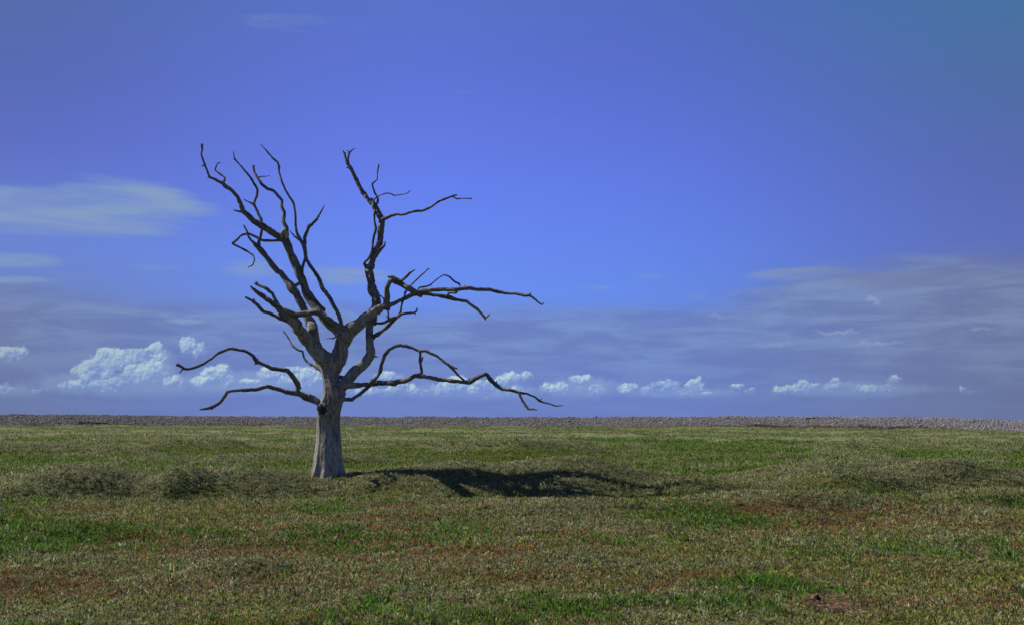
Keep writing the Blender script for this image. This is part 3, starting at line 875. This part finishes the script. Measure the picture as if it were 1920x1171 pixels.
# ---- trunk with its forks grown into one surface
TR = "613,905,68.2 613.5,893,62.6 614.5,880,55.0 614.8,868,50.2 615,850,46.0 615.5,831,43.1 615.9,812,40.8 615.5,794,39.8 616,775,39.8 619,760,40.8 624,747,39.8 627,737,39.8 625,724,36.0 620,710,28.4 617.5,694,31.3 618,685,34.1 619,672,36.0"
def build_trunk():
    lst = []
    pts = parse(TR)
    P, r = lay("trunk", pts, 0.0, 0.0)
    # trunk with fluting and root flare
    pp, rr = catmull(P, r, 0.03)
    sides = 72; n = len(pp)
    V = np.zeros((n * sides, 3))
    th = np.arange(sides) / sides * 2 * np.pi
    for i in range(n):
        z = pp[i].z - TB.z
        fl = max(0.0, 1 - max(z, 0) / 0.55)
        flute = 0.018 * np.sin(th * 5 + 0.8 + z * 0.3) + 0.020 * np.sin(th * 11 + 2.0 - z * 0.4) + 0.018 * np.sin(th * 19 + z * 0.5)
        lobes = fl ** 2 * (0.06 * np.cos(th * 5 + 0.7) + 0.04 * np.cos(th * 9 + 2.1) + 0.05 * np.cos(th))
        rad = rr[i] * (1 + flute + lobes + 0.03 * fbm(np.cos(th) * 2 + 9, np.sin(th) * 2 + z * 1.6, 4, 3))
        V[i * sides:(i + 1) * sides, 0] = pp[i].x + rad * np.cos(th)
        V[i * sides:(i + 1) * sides, 1] = pp[i].y + rad * np.sin(th)
        V[i * sides:(i + 1) * sides, 2] = pp[i].z
    V = np.vstack([V, np.array(pp[0])[None], np.array(pp[-1])[None]])
    I, Lc = [], []
    for i in range(n - 1):
        for j in range(sides):
            k = (j + 1) % sides
            I += [i * sides + j, i * sides + k, (i + 1) * sides + k, (i + 1) * sides + j]; Lc.append(4)
    for j in range(sides):
        k = (j + 1) % sides
        I += [n * sides, k, j]; Lc.append(3)
        I += [n * sides + 1, (n - 1) * sides + j, (n - 1) * sides + k]; Lc.append(3)
    lst.append((V, I, Lc, [(0, 0)] * len(I)))
    def add(name, s, start, dd=0.0, end=None, bulge=0.0, sides=22, lump=0.07):
        pts = parse(s)
        P, r = lay(name, pts, start, dd, end, bulge)
        seedc[0] += 1
        lst.append(tube_data(P, r, sides, lump, seedc[0]))
    # right fork of the crown, then the long right limb
    add("K", "622,692,30 628,680,34 636,663,29 642,651,24 645,638,27 653,624,27 665,612,24 678,602,20 690,592,18 701,584,15 716,575,13", "trunk", -0.35)
    # left fork
    add("J", "622,690,28 612,676,30 600,664,26 591,655,23 580,643,21 570,630,20 560,616,19.5 551,603,19 540,593,17 530,584,13", "trunk", -0.75)
    # rear left limb from the left fork
    add("H0", "597,652,16 592,641,16 588,622,17.5 584.5,606,16 576,594,14", "J", 0.30)
    # main upright limb
    add("F0", "648,640,22 640,628,22 628,615,19 616,605,18 604,590,17 590,570,16", "K", 0.55)
    # right stem standing clear of the trunk
    add("Q", "632,738,24 641,727,20 649,716,19 657,705,21 671.5,692,18.5 685,680,18 694,667,17.5 695,655,15.5 693.7,645,14.6 692.8,630,14.4 693.5,614,14.4 696,600,15", "trunk", 0.25)
    add("bridge", "628,706,10 636,705.5,8 646,708,8", "trunk", 0.1, "Q", 0.08, 12)
    # stubs where the low limbs leave the trunk
    add("U0", "628,730,22 640,724,16 655,722,11 668,721.5,9.5", "trunk", -0.30)
    add("V0", "625,752,16 636,748.5,10 648,748,7.5", "trunk", -0.28)
    add("X0", "618,765,20 604,756,14 592,750.5,12.5 582,746,11.3", "trunk", -0.12)
    add("Zst", "606,692,10 597,681,8.5 590,671,7 585,662,5.5 583,655,3", "trunk", 0.25, None, 0.0, 12)
    V, I, Lc, UV = merge_tubes(lst)
    o = mesh_from("trunk", local(V), I, Lc, M_trunk, True, None, tree)
    md = o.modifiers.new("fuse", 'REMESH'); md.mode = 'VOXEL'; md.voxel_size = 0.013; md.use_smooth_shade = True
    sm = o.modifiers.new("soften", 'SMOOTH'); sm.factor = 0.5; sm.iterations = 3
    return o
trunk = build_trunk()

# knot where a bough was lost
def build_knot():
    c = at(605, 768, TREE_Y - 0.30)
    nrm = Vector((-0.30, -0.95, 0.05)).normalized()
    ux = nrm.cross(Vector((0, 0, 1))).normalized(); uz = ux.cross(nrm).normalized()
    ro = 0.112; k = 40; m = 12
    V, I, Lc = [], [], []
    for i in range(k):
        a = i / k * 2 * math.pi
        e = 1 + 0.10 * math.sin(2 * a + .5) + 0.06 * math.sin(5 * a)
        th = 0.026 + 0.010 * max(0, math.sin(a)) + 0.005 * math.sin(7 * a)
        for j in range(m):
            b = j / m * 2 * math.pi
            rr = ro * e + th * math.cos(b)
            p = c + ux * math.cos(a) * rr + uz * math.sin(a) * rr * 1.12 + nrm * (th * 1.5 * math.sin(b) - 0.03)
            V.append(p)
    for i in range(k):
        for j in range(m):
            I += [i * m + j, i * m + (j + 1) % m, ((i + 1) % k) * m + (j + 1) % m, ((i + 1) % k) * m + j]; Lc.append(4)
    V = np.array([tuple(v) for v in V])
    ring = mesh_from("knot_rim", local(V), I, Lc, M_trunk, True, None, trunk)
    # rotten face inside the rim
    V, I, Lc = [], [], []
    rings = 7
    V.append(c - nrm * 0.05)
    for q in range(1, rings + 1):
        for i in range(k):
            a = i / k * 2 * math.pi
            rr = ro * q / rings * 1.02
            dpt = -0.012 + 0.014 * math.sin(i * 1.9 + q * 2.2) + 0.018 * math.cos(i * 0.9 - q)
            if q == rings: dpt = -0.03
            V.append(c + ux * math.cos(a) * rr + uz * math.sin(a) * rr * 1.12 + nrm * dpt)
    for i in range(k):
        I += [0, 1 + i, 1 + (i + 1) % k]; Lc.append(3)
        for q in range(1, rings):
            b0 = 1 + (q - 1) * k; b1 = 1 + q * k
            I += [b0 + i, b1 + i, b1 + (i + 1) % k, b0 + (i + 1) % k]; Lc.append(4)
    # close the back so that the face is a solid plug
    bi = len(V); V.append(c - nrm * 0.16)
    for i in range(k):
        b1 = 1 + (rings - 1) * k
        I += [b1 + i, bi, b1 + (i + 1) % k]; Lc.append(3)
    V = np.array([tuple(v) for v in V])
    mesh_from("knot_hole", local(V), I, Lc, M_hollow, False, None, trunk)
build_knot()

# ---- branches: "x,y,width ..." traced, each in its own depth
B = limb
F_ = B('branch', 'F', "600,585,16.5 587.3,568.5,16 573.7,546.3,15 565.1,522.4,16 554.9,496.8,14.5 546.3,474.6,13 537.8,454.1,12.5 532.7,441,14 531.5,434,10", 'F0', 0.35, extra=["588,572,8 593,567,3", "569,530,9 573,524,4", "552,497,9 548,492,4"])
A_ = B('branch', 'A', "532,446,12 524.9,444.6,13 507.8,433.5,11 490.7,423.3,11.5 477,415.6,10 466.8,405.4,9 454.9,395.1,9 451.5,383.2,7 446.3,370.4,6.5 437.8,361,6 427.6,352.4,6.5 417.3,343.6,6.5 405.4,337.9,4.8 393.4,331.6,4.2 388.3,319.1,3.2 383.2,306.3,3.2 377.2,289.3,3 378.9,280.7,3.2 378.6,271,4", 'F', -0.9,
       extra=["383,309,3 380,311.5,2.4 377,312,1", "393.5,332,3 389,333.6,1.5", "378.6,273,3 376.4,269,1.2", "378.6,273,3 380.8,269,1.2"])
B('twig', 'A1', "417.3,343.5,4.5 421.9,334,3.5 412.2,326,3 403.1,318.6,3 408.4,306,3 413.9,305.7,1.2", 'A', 0.25, parent=A_)
B('twig', 'A2', "454,396,5 448,396,3.2 442,395,2.6 437.8,393.8,1", 'A', -0.1, parent=A_)
C_ = B('branch', 'C', "534,444,9 536.8,436.1,7.5 537.7,427.6,6.5 531.7,415.6,5.4 532.6,398.5,5.6 527.4,386.6,5.2 528.3,376.3,5.2 520.6,366.1,5.4 512.9,357.6,5.8 501,353.3,5.4 490.7,344.8,5.4 483.9,335.4,4.8 477.1,323.4,4 475.3,316,4 475,311.1,4.6", 'F', 0.6,
       extra=["475,313,3 472.5,310,1.5", "475,313,3 478,310,1.5"])
B('twig', 'C1', "483.5,332.5,3 490,331.2,2.4 497.6,330.6,2 506.1,328.9,1", 'C', -0.2, parent=C_)
F2 = B('branch', 'F2', "533,450,6 525.9,450.7,4.4 505.4,451.1,4.2 491.7,449.9,4.6 479.8,443.9,4.6 465.2,437.9,4.6 452.4,441.3,4.2 443.9,449.9,4 435.7,455.9,4 449,463.5,3.6 461,469.5,3.6 472.9,477.2,3.2 477.2,485.7,3 473.3,496.8,2.2 465.2,501.1,1.5", 'F', -0.8)
K2 = B('knot', 'knuckle', "530,449,12 532.5,443,15 533.5,437,14 533,431,8", 'F', -0.05, parent=F_, mat=M_bare, lump=0.16)
H_ = B('branch', 'H', "584,606,15 577,595,14 568.5,577,13 561.7,563.4,11.5 554.9,549.8,12 546.3,537.8,15 537.8,525.9,11.5 525.9,512.2,10.2 510.5,495.1,10 495.1,476.3,9.4 484.9,464.4,10 480.5,458,8", 'H0', 0.25, extra=["568,576,5 572,569.5,3.5 573.5,568.5,1.5"])
B('twig', 'H1', "560,570,8 572,545,5 575,540,3" if False else "546,541,9 552,537,7.5 560,531.8,7 565,527,8", 'H', 0.0, 'F', parent=H_)
B('twig', 'H2', "481,460,8 478.9,457.6,6.5 471.2,450.7,4.2 465.2,442.2,3.2 462.7,432,2.8 456.7,422,2.4", 'H', -0.3, parent=H_, mat=M_limb)
Bb = B('branch', 'Bb', "483,461,7.5 484.5,455,7 488.3,443.9,5.2 491.4,430.2,5 490,420.7,5 489,410.5,5 480.5,391.7,5 475.7,382.3,5.2 480.5,369.5,4.6 482.5,355.9,4.4 470.2,333.7,3.8 461.7,323.4,3.4 449.8,308.9,2.8 440.4,298.7,2.8 438.1,290.1,2 438.5,282.4,1", 'H', 0.3, extra=["441,299,2.4 437.5,299.5,1"])
B('twig', 'B1', "475.5,383,3.6 466.8,378.9,2.4 460,375.5,2.2 458,374.1,2.8", 'Bb', -0.15, parent=Bb)
DE = B('branch', 'DE', "642,618,9 639.4,607.8,6.8 635.1,590.7,7 624.9,570.2,7.2 616.3,554.9,7.6 603.5,537.8,7.4 599.3,524.1,7.2 590.7,510.5,6.4 582.2,498.5,5.8 573.7,483.2,5.4 571.1,464.4,6.2 568,457,6 559,442.9,5.4 554.8,427.6,4.5 553.9,407.1,4.2 551.3,384.9,4.2 547.1,375.5,4.8 537.7,361,4 528.3,340.5,3.6 523.2,321.7,3.6 521.5,306.3,4.4 509.5,294.4,3.2 499.3,282.4,2.6 488.7,270.8,1", 'F0', 0.9,
       extra=["603,538,6 601,533,4", "522,314,3.6 526,313.5,1.4"])
B('twig', 'D1', "562,450,3.6 553.9,444.6,3 548,438,2.2 542.8,431.8,1", 'DE', -0.2, parent=DE)
B('twig', 'E1', "570.5,466,6 571.1,452.4,6.2 572.7,442.9,6 578.7,425.9,5.5 591.5,413.9,5.4 597,405,4.2 600.9,398.5,3.4 605,391,2.4 608.5,384.9,1", 'DE', 0.55, parent=DE)
B('twig', 'E2', "573.5,482,4.5 572,486,4.6 566.8,502,5.4 565.1,514,8.5", 'DE', 0, 'F', parent=DE, mat=M_limb)
G_ = B('branch', 'G', "655,620,10 647.1,616.5,10 628.3,609.5,10.5 616.3,604.4,12 604.4,592.4,10.5 596,586.5,10.5 585,585.3,10 573.7,587.3,10 556.6,589,11 540,585,12 530,581,11", 'K', 0, 'J', -0.30, mat=M_limb, lump=0.14, extra=["606,592,6 610,588,3"])
J_ = B('branch', 'Jt', "541,594,17 530,585,15 522.4,577,12 508.8,566.8,9 493.4,554.9,8 483.2,548.1,7 474.6,541.2,5 469.5,536.1,2", 'J', -0.35)
B('twig', 'J2', "530,584,9 522.4,575,8 517.3,563.4,6.8 510.5,549.8,6.6 496.8,539.5,6 484.9,534.4,6 479,531.5,5.5", 'Jt', 0.25, parent=J_, extra=["481,532,5 476,530.5,1.5", "482,533,4 479.5,527.5,1.2", "481,532,3 483,528,1.2"])
B('branch', 'J3', "548,604,10 536.1,600,8 522.4,595.9,6.2 507.1,587.3,6 493.4,583.1,6.2 483.2,572,6 474.6,563.4,6.2 466,560,5 459.3,556.6,2.6", 'J', -0.45, extra=["464,559,3.5 462,555.5,1.2", "476,563,4 477.5,559.5,1.5"])

# right crown
L_ = B('branch', 'L', "704,582,15 715.6,574.9,13 731,571.5,9.4 746.3,564.6,8.4 763.4,557.8,8.6 780.5,549.3,9.6 790.7,545.9,7.4 807.8,544.1,6.6 833.4,542.4,6.6 859,541.6,6.6 876.1,540.7,7 901.7,542.4,5.6 918.8,542.8,6 937.6,547.4,5.5 952.9,550,4.6 968.3,550.3,4.6 983.7,553.8,5 993.9,553.4,4.8", 'K', -1.0, extra=["873,540,4 871,534.5,1.2", "938,547,4 937,543.5,1.4", "993.9,553.4,4 995,548.5,1.4"])
B('twig', 'L_tip', "992,553,4.5 998,557,3.8 1004.2,562,3.6 1012,568.5,3.2 1016.1,570.5,3.4 1018.5,568.5,2 1020.4,566.2,1.2", 'L', -0.1, parent=L_, mat=M_bare)
L2 = B('branch', 'L2', "778,550,8 785.6,548.3,7.4 811.2,552.6,6.6 825,554.5,7 835.1,556,8 855.6,561.1,5.6 876.1,564.5,5.2", 'L', 0.45)
B('twig', 'L2t', "874,564,5.4 880,569,4.8 886.3,573.1,5 896.6,580.7,5 904.3,589.3,4.6 910.2,597,5", 'L2', 0.15, parent=L2, mat=M_bare, extra=["909,596,4 915,592,4 917.9,587,1.6", "909.5,596,4 911,600.5,1.2"])
B('twig', 'L2a', "833,556,5 838.5,553.4,4.2 842,549.3,4 848,548.6,4.4 854.8,548.3,4.6 857.5,545.5,3 859,543.2,2 863,534.6,2", 'L2', -0.25, parent=L2)
B('twig', 'L2b', "779,548,3 783,544.9,2.5 786.5,538.9,3 797.6,537.2,3 807,533.8,2.6 818,524.4,2.2 831.7,515.5,2.4 842,518.4,3 852.2,527.8,3.5 860.7,532.1,4 863,535,2", 'L', 0, 'L2a', -0.1, parent=L_, extra=["807.5,533.5,2.5 808.5,536.5,1"])
B('branch', 'L3', "790,553,7 782.2,549.3,10 766.8,540.7,9.6 753.2,532.2,9.2 741.2,527.1,9.4 734.4,523.7,9", 'L', 0.10)
M_ = B('branch', 'M', "722,578,14 724.2,569.8,12 725,556.1,9.4 725.9,540.7,9 729,531,8.6 733,525,8.6 741,522,7", 'L', 0, 'L3')
B('twig', 'M1', "733,526,6 736,521.5,6.5 739.5,522,6.4 747,525.3,6 753.2,525.4,5.2 758,521.8,5 761.7,518.5,5.2 768.5,511.7,4.8 773,508.5,3.2 777.9,505.7,2", 'M', -0.25, parent=M_, mat=M_limb)
B('twig', 'M2', "741,524,6 736,519.5,5 731,519.5,4 726.5,518,2.4", 'M', -0.1, parent=M_, mat=M_bare, extra=["735,519,3.5 734,515,1.2", "738,521,3.5 740,516.5,1.2"])
P_ = B('branch', 'P', "697,633,9 702,629.5,7.4 712.2,624.4,6.2 725.9,612.4,6.4 739.5,598.8,6.4 749.8,590.2,4.8 761.7,586.8,4.2 775.4,586,4.2 780.5,583.4,3.8 782.5,577.4,2", 'Q', -0.7, extra=["777,586,3.8 779,589.5,1.6", "782,580,2 781,576.5,1"])
B('twig', 'N', "742,597,4 746.3,591.1,3.8 751.5,583.4,4 753.2,569.8,3.6 758.3,556.1,3.6 760.9,545.9,4 768.5,537.3,3 775.4,529.6,3 789,516.8,2.6 802.7,504,2 806,504.3,1", 'P', -0.5, parent=P_, extra=["759,550,3 757,547.5,1.4", "802,505,1.6 801.5,501.5,.9"])
R_ = B('branch', 'R', "650,616,9 664.4,610.7,8 676.3,605.6,6.6 690,601.8,6.8 702,604.8,5.2 711,605.8,5 720.7,604.8,5 731,598.8,6.2 743,593.6,4.4", 'K', 0, 'P', -0.12)
B('twig', 'R1', "655,614,6 648.8,617.9,4.4 636.9,625.9,3.2 624.9,633.9,2.6 617,633.6,1.8 609.5,634.4,1", 'R', -0.15, parent=R_)
B('twig', 'S', "730,600,4 729.3,597.1,3.8 727.6,585.1,3 726.7,573.2,3.2 720.7,561.2,3.4 712.2,552.7,1.6", 'R', -0.2, parent=R_, extra=["727.5,597,2.6 724.5,590.5,1"])
T_ = B('branch', 'T', "694,606,15 699,590,16 706,572,16 705.4,562.9,15.2 702,551,14.4 696.8,535.6,13.2 693.4,520.2,12.6 691.7,504.9,14 698,489.5,12 703.7,474.1,11.6 711,456,10.4 712.7,447.8,10.4 714.4,429,10.4 716.1,413.7,10 709.3,398.3,9.6 700.7,382.9,8.8 690.5,372.7,7.8 680.2,360.7,6.8 671.7,345.4,6.6 663.2,328.3,6.6 654.6,311.2,7 649.5,301,5 646.1,289,3.6 643,282.2,2", 'Q', 0.9,
       extra=["656,313,6 650,314.5,3", "680,361,5 676.5,363,2.5", "646,289,3 648.5,286,1.4", "698,373,4 696,371,2"])
B('twig', 'T0', "653,306,4.6 652.9,300.1,4.2 654.6,287,3.6 658.9,282.2,2.4 664.9,278.4,1.4", 'T', -0.1, parent=T_, extra=["654.6,287,3 651.5,281.5,1"])
B('twig', 'T1', "702,388,5 705.9,382.9,4.2 709.3,374.4,4.2 706,367,3.4 702.4,360.7,3.2 698.2,345.4,3.2 706.7,336.8,2.6 707.6,323.2,2.6 710.1,308.7,3", 'T', 0.4, parent=T_)
B('twig', 'T2', "697,377,3.4 700.7,374.4,2.6 711,366.7,2.2 724.6,362.1,2.6 734.9,364.2,2.4 740,366.7,2.2 760.5,363.3,2 766,360.5,2.2 768.2,358,2.8", 'T', -0.5, parent=T_, extra=["724,362,2 724,359.5,1"])
T3 = B('branch', 'T3', "713,418,8 717.8,412,6.4 728,406.8,5.2 741.7,401.7,4.8 757.1,401.7,5 774.1,396.6,4.6 792.9,394.9,4.8 808.3,388.1,4.2 822,377.8,4.2 839,371,4 847.6,367.6,4 856.1,365.9,3", 'T', -0.8)
B('twig', 'T3t', "847,367.5,3 853,371,2 857,372.8,2.6 865,372.2,1.8 873.2,372,1.8 884.3,372.3,3", 'T3', 0.15, parent=T3, mat=M_bare)
B('twig', 'T4', "706,390,7 702.4,396.6,4.6 701.6,410.2,4.2 705,428.2,5.2 700.7,444.4,5 698.2,460,5.4 697,472.4,5.4 688.3,487.8,5.4 683.2,493.8,5.4 688,502,8", 'T', 0, 'T', -0.16, parent=T_)
B('twig', 'T5', "706,474,9 713,466.5,6 720.7,460.5,4 722.4,452,1.2", 'T', -0.15, parent=T_)
B('twig', 'Q1', "694,667,6 702,667.5,3.5 709,668.3,1.2", 'Q', -0.2, parent=trunk, mat=M_bare)
B('twig', 'K1', "696,598,5 692.5,588,3 692,577.5,1", 'K', -0.1, parent=trunk)
B('twig', 'F1', "607,590,5 602,584,3 600.5,579,1", 'F0', -0.1, parent=trunk)

# low right limb
U_ = B('branch', 'U', "664,721.8,10 676.6,721.2,9.4 693.7,720.4,9.2 710.7,717.8,9.2 736.3,717,8.8 762,712.7,7.8 777.3,704.1,7.4 796.1,705.9,7.2 821.7,710.1,6.8 842.7,712.8,7 868.3,715.4,6.2 880.2,716.2,7.4 895.6,706.8,7.2 911,700.3,6.6", 'U0', -1.0, extra=["878,717,6 880.5,719.8,3", "879,712,4 882,708,1.4", "793,704,4 795,701,1.6"])
U2 = B('branch', 'Ub', "907,702,6 911.5,701,7 919.5,712,7.2 929.8,720.5,7 941.7,728.2,6.2 958.8,730.7,6 972.4,735,5.6 987.8,737.6,3.6 1003.2,743.5,3.6 1013.4,751.6,4 1030.5,756.3,3 1042.4,760.1,2.6 1056.1,759.2,1", 'U', -0.35, extra=["929,720,5 931.5,712.5,1", "1012,750,3 1016,746,1"])
B('twig', 'U1', "972.5,734,5 974.2,736.5,5 979.3,749.5,5 989.5,765.7,5 998.1,765.7,4 1006.6,768.6,1.4", 'Ub', -0.15, parent=U2, mat=M_bare)
V_ = B('branch', 'V', "643,748,8.5 659.5,747.7,6.8 673.2,740,6.6 686.8,728.1,7.2 693.7,719.5,8.4 703.9,709.3,6.8 712.4,697.3,6.2 715.9,682,6.2 721,666.6,6.2 729.5,654.6,6.2 744.9,647,6.2 762,648.7,5.2 775.6,652.9,4.8 785.9,657.2,5 797.8,657.2,5 816.6,665.7,4.6 837.1,681.1,4.6 842.7,684.6,4.8 849.5,692.3,4.4 859.8,703.4,3.6 870,712,4.2", 'V0', 0, 'U', -0.14)
B('twig', 'V1', "843,684,4 849,687.5,4 857,690.5,3", 'V', -0.05, parent=V_, mat=M_bare)
B('twig', 'W', "787.5,656,4 788,663,4 787.6,673.4,4.6 789.3,690.5,5.2 791,698.2,5 787,701,5.2 780,704,6", 'V', 0, 'U', 0, parent=V_, extra=["789,679,4 791.5,673,3.5 792.7,668.3,2.4"])

# low left limbs
X_ = B('branch', 'X', "588,749,12 576.1,743.4,11 559,736.6,9.2 536.8,734,7.4 516.3,727.2,7.2 501.8,723.8,7.2 487.3,728.1,6.2 465.1,730.6,5.6 439.5,731.5,5.6 427.6,734,6 420.7,743.4,6.2 410.5,754.5,6.2 396.8,763.1,5.8 384.9,765.6,4.6 373.8,767,1.4", 'X0', -0.6, extra=["563,741,5 570,748,3.5 575,751,1", "428,734,4 423.5,731.5,1.4", "535,736,4 537,739,1.5"])
B('twig', 'X1', "562,738,10 559,734.5,9 557.3,719.5,9 548.8,704.1,8.2 538.5,693.9,7.2 521.5,692.2,6.8 507.8,688.8,6.2 490.7,681.1,6.2 480.5,676.8,7 473.7,665.7,5.8 460,658,5.2 444.6,654.6,4.8 431,653.3,4.8 408.8,661.5,4.8 396.8,671.7,4.6 379.8,682,4.6 357.6,690.5,4.6 345.6,690.5,5 337.1,685.4,4.6 330.8,683.3,5", 'X', -0.9, parent=X_, extra=["343,690,4 336.2,699,1.2", "482,680,6 477,681.8,2.5", "336,685,4 335.5,680.5,1.2", "560,722,5 565,728,2", "482,675,3 484,671.5,1.4"])
B('branch', 'Y', "606,697,8 600,692.2,6.2 586.3,684.5,5 576.1,678.5,4 570.1,670,3.6 567.6,658,3.6 559,655.5,3.6 549.6,648.7,3.6 540.2,632.4,2.8 534,624,2.4 531.7,620.5,2.6", 'trunk', 0.75, mat=M_limb)

# ------------------------------------------------------------------ driftwood and pale stones on the bank
def bank_point(px, py, lift=0.12):
    a = az_of(px)
    t = np.linspace(-1.4, 9.5, 300)
    x, y, z = bank(np.full_like(t, a), t)
    # picture height of each point of the slope
    c = z - CAMZ
    up = c * math.cos(PITCH) - y * math.sin(PITCH); fw = y * math.cos(PITCH) + c * math.sin(PITCH)
    yy = 585.5 - F * up / fw
    k = int(np.argmin(np.abs(yy - py)))
    return Vector((float(x[k]), float(y[k]) - lift * 1.6, float(z[k]) + lift)), float(y[k])

def drift(name, label, pts, depth_extra, mat, stub=None, cat="driftwood log"):
    P = []
    r = []
    for (px, py, wd) in pts:
        p, D = bank_point(px, py)
        P.append(p); r.append(wd * 0.5 * D / F)
    c = sum(P, Vector()) / len(P)
    seedc[0] += 1
    lst = [tube_data([p - c for p in P], r, 12, 0.16, seedc[0], 0.12)]
    if stub:
        for st in stub:
            Q = []; rq = []
            for (px, py, wd) in st:
                p, D = bank_point(px, py, 0.3)
                Q.append(p - c); rq.append(wd * .5 * D / F)
            lst.append(tube_data(Q, rq, 8, 0.1, seedc[0] + 50, 0.12))
    V, I, Lc, UV = merge_tubes(lst)
    o = mesh_from(name, V, I, Lc, mat, True, None, None, UV)
    o.location = c
    tag(o, label, cat)
    return o
M_drift = wood_material("dark_driftwood", (0.012, 0.011, 0.010), (0.045, 0.04, 0.036), True)
drift("driftwood_log", "long dark driftwood log lying low on the shingle bank at the left", [(147, 793.2, 1.6), (152, 792.6, 2.2), (165, 792.4, 1.8), (178, 792.6, 2.0), (190, 793.6, 2.6), (204, 793.6, 1.4)], 3.2, M_drift, [[(151, 792.6, 1.6), (150.5, 789.6, 1.2)]])
drift("driftwood_log", "short dark driftwood log near the top of the shingle bank at the right", [(1510, 786.2, 1.8), (1518, 785.0, 1.8), (1525, 784.2, 1.8), (1530, 783.2, 1.2)], 6.0, M_drift)

def pale_stone(px, py, sx, sz, label, depth):
    p, D = bank_point(px, py, 0.2)
    bm = bmesh.new()
    bmesh.ops.create_icosphere(bm, subdivisions=2, radius=1)
    k = D / F
    g = random.Random(px)
    for v in bm.verts:
        f = 1 + g.uniform(-0.14, 0.14)
        v.co = Vector((v.co.x * sx * k * .5 * f, v.co.y * sx * k * .4 * f, v.co.z * sz * k * .5 * f))
    me = bpy.data.meshes.new("pale_stone"); bm.to_mesh(me); bm.free()
    for q in me.polygons: q.use_smooth = True
    me.materials.append(M_white)
    o = bpy.data.objects.new("pale_stone", me); C.objects.link(o); o.location = p
    tag(o, label, "stone", "pale stones on the shingle bank")
M_white, t_, o_ = new_mat("pale_stone_surface")
b_ = t_.new('ShaderNodeBsdfPrincipled'); b_.inputs['Roughness'].default_value = 0.8
nn_ = t_.noise(t_.new('ShaderNodeTexCoord').outputs['Object'], 6.0, 4, 0.6)
t_.l.new(t_.ramp(nn_, [(0.3, (0.5, 0.5, 0.5)), (0.7, (0.8, 0.8, 0.78))]), b_.inputs['Base Color'])
t_.l.new(b_.outputs[0], o_.inputs[0])
pale_stone(150, 789.8, 2.4, 2.0, "small white stone above the left end of the long driftwood log", 3.6)
pale_stone(171, 790.9, 3.0, 1.8, "small white stone above the middle of the long driftwood log", 3.4)
pale_stone(1502, 785.0, 4.2, 1.4, "flat white stone left of the short driftwood log", 6.0)

# ------------------------------------------------------------------ withered stick and debris in the foreground
def build_stick():
    gx, gy = on_ground(1532, 1133, 0.03)
    z0 = float(height(np.array([gx]), np.array([gy]))[0])
    c = Vector((gx, gy, z0))
    k = gy / F
    P = [Vector((-36 * k, -0.05, 0.045)), Vector((-22 * k, 0.0, 0.06)), Vector((-8 * k, 0.0, 0.065)), Vector((0, 0, 0.07)), Vector((5 * k, 0.02, 0.06))]
    r = [0.0035, 0.005, 0.007, 0.015, 0.018]
    lst = [tube_data(P, r, 10, 0.15, 900, 0.01)]
    lst.append(tube_data([Vector((0, 0, 0.0)), Vector((0.003, 0, 0.05)), Vector((0.0, 0.0, 0.10))], [0.022, 0.026, 0.014], 10, 0.2, 901, 0.01))
    V, I, Lc, UV = merge_tubes(lst)
    o = mesh_from("dead_stick", V, I, Lc, M_drift, True, None, None, UV)
    o.location = c
    tag(o, "dark broken stick lying in dry brown debris near the front of the marsh", "stick")
    g = np.random.default_rng(55)
    n = 900
    x = gx + g.normal(18 * k, 24 * k, n); y = gy + g.normal(-0.10, 0.22, n)
    h = height(x, y) + g.uniform(0.01, 0.075, n)
    ang = g.random(n) * 6.283; L = g.uniform(0.03, 0.09, n)
    dx, dy, dz = np.cos(ang) * L, np.sin(ang) * L, g.normal(0, 0.25, n) * L
    wx, wy = -np.sin(ang) * 0.0035, np.cos(ang) * 0.0035
    P0 = np.stack([x, y, h], -1); P1 = np.stack([x + dx * .5 + wx, y + dy * .5 + wy, h + dz * .5 + .01], -1)
    P2 = np.stack([x + dx, y + dy, h + dz], -1); P3 = np.stack([x + dx * .5 - wx, y + dy * .5 - wy, h + dz * .5 + .004], -1)
    V = np.stack([P0, P1, P2, P3], 1).reshape(-1, 3)
    q = np.arange(len(V)).reshape(-1, 4)
    cc = np.array([0.20, 0.13, 0.085]) * np.exp(g.normal(0, .5, (n, 1)))
    cc = np.repeat(np.clip(cc, .01, .5), 4, 0)
    d = mesh_from("dry_debris", V, q.ravel(), np.full(len(q), 4), M_red, False, cc, nrm=np.tile([0, 0, 1.0], (len(V), 1)))
    tag(d, "dry brown twigs and dead stems washed up round the stick", "debris", kind='stuff')
build_stick()
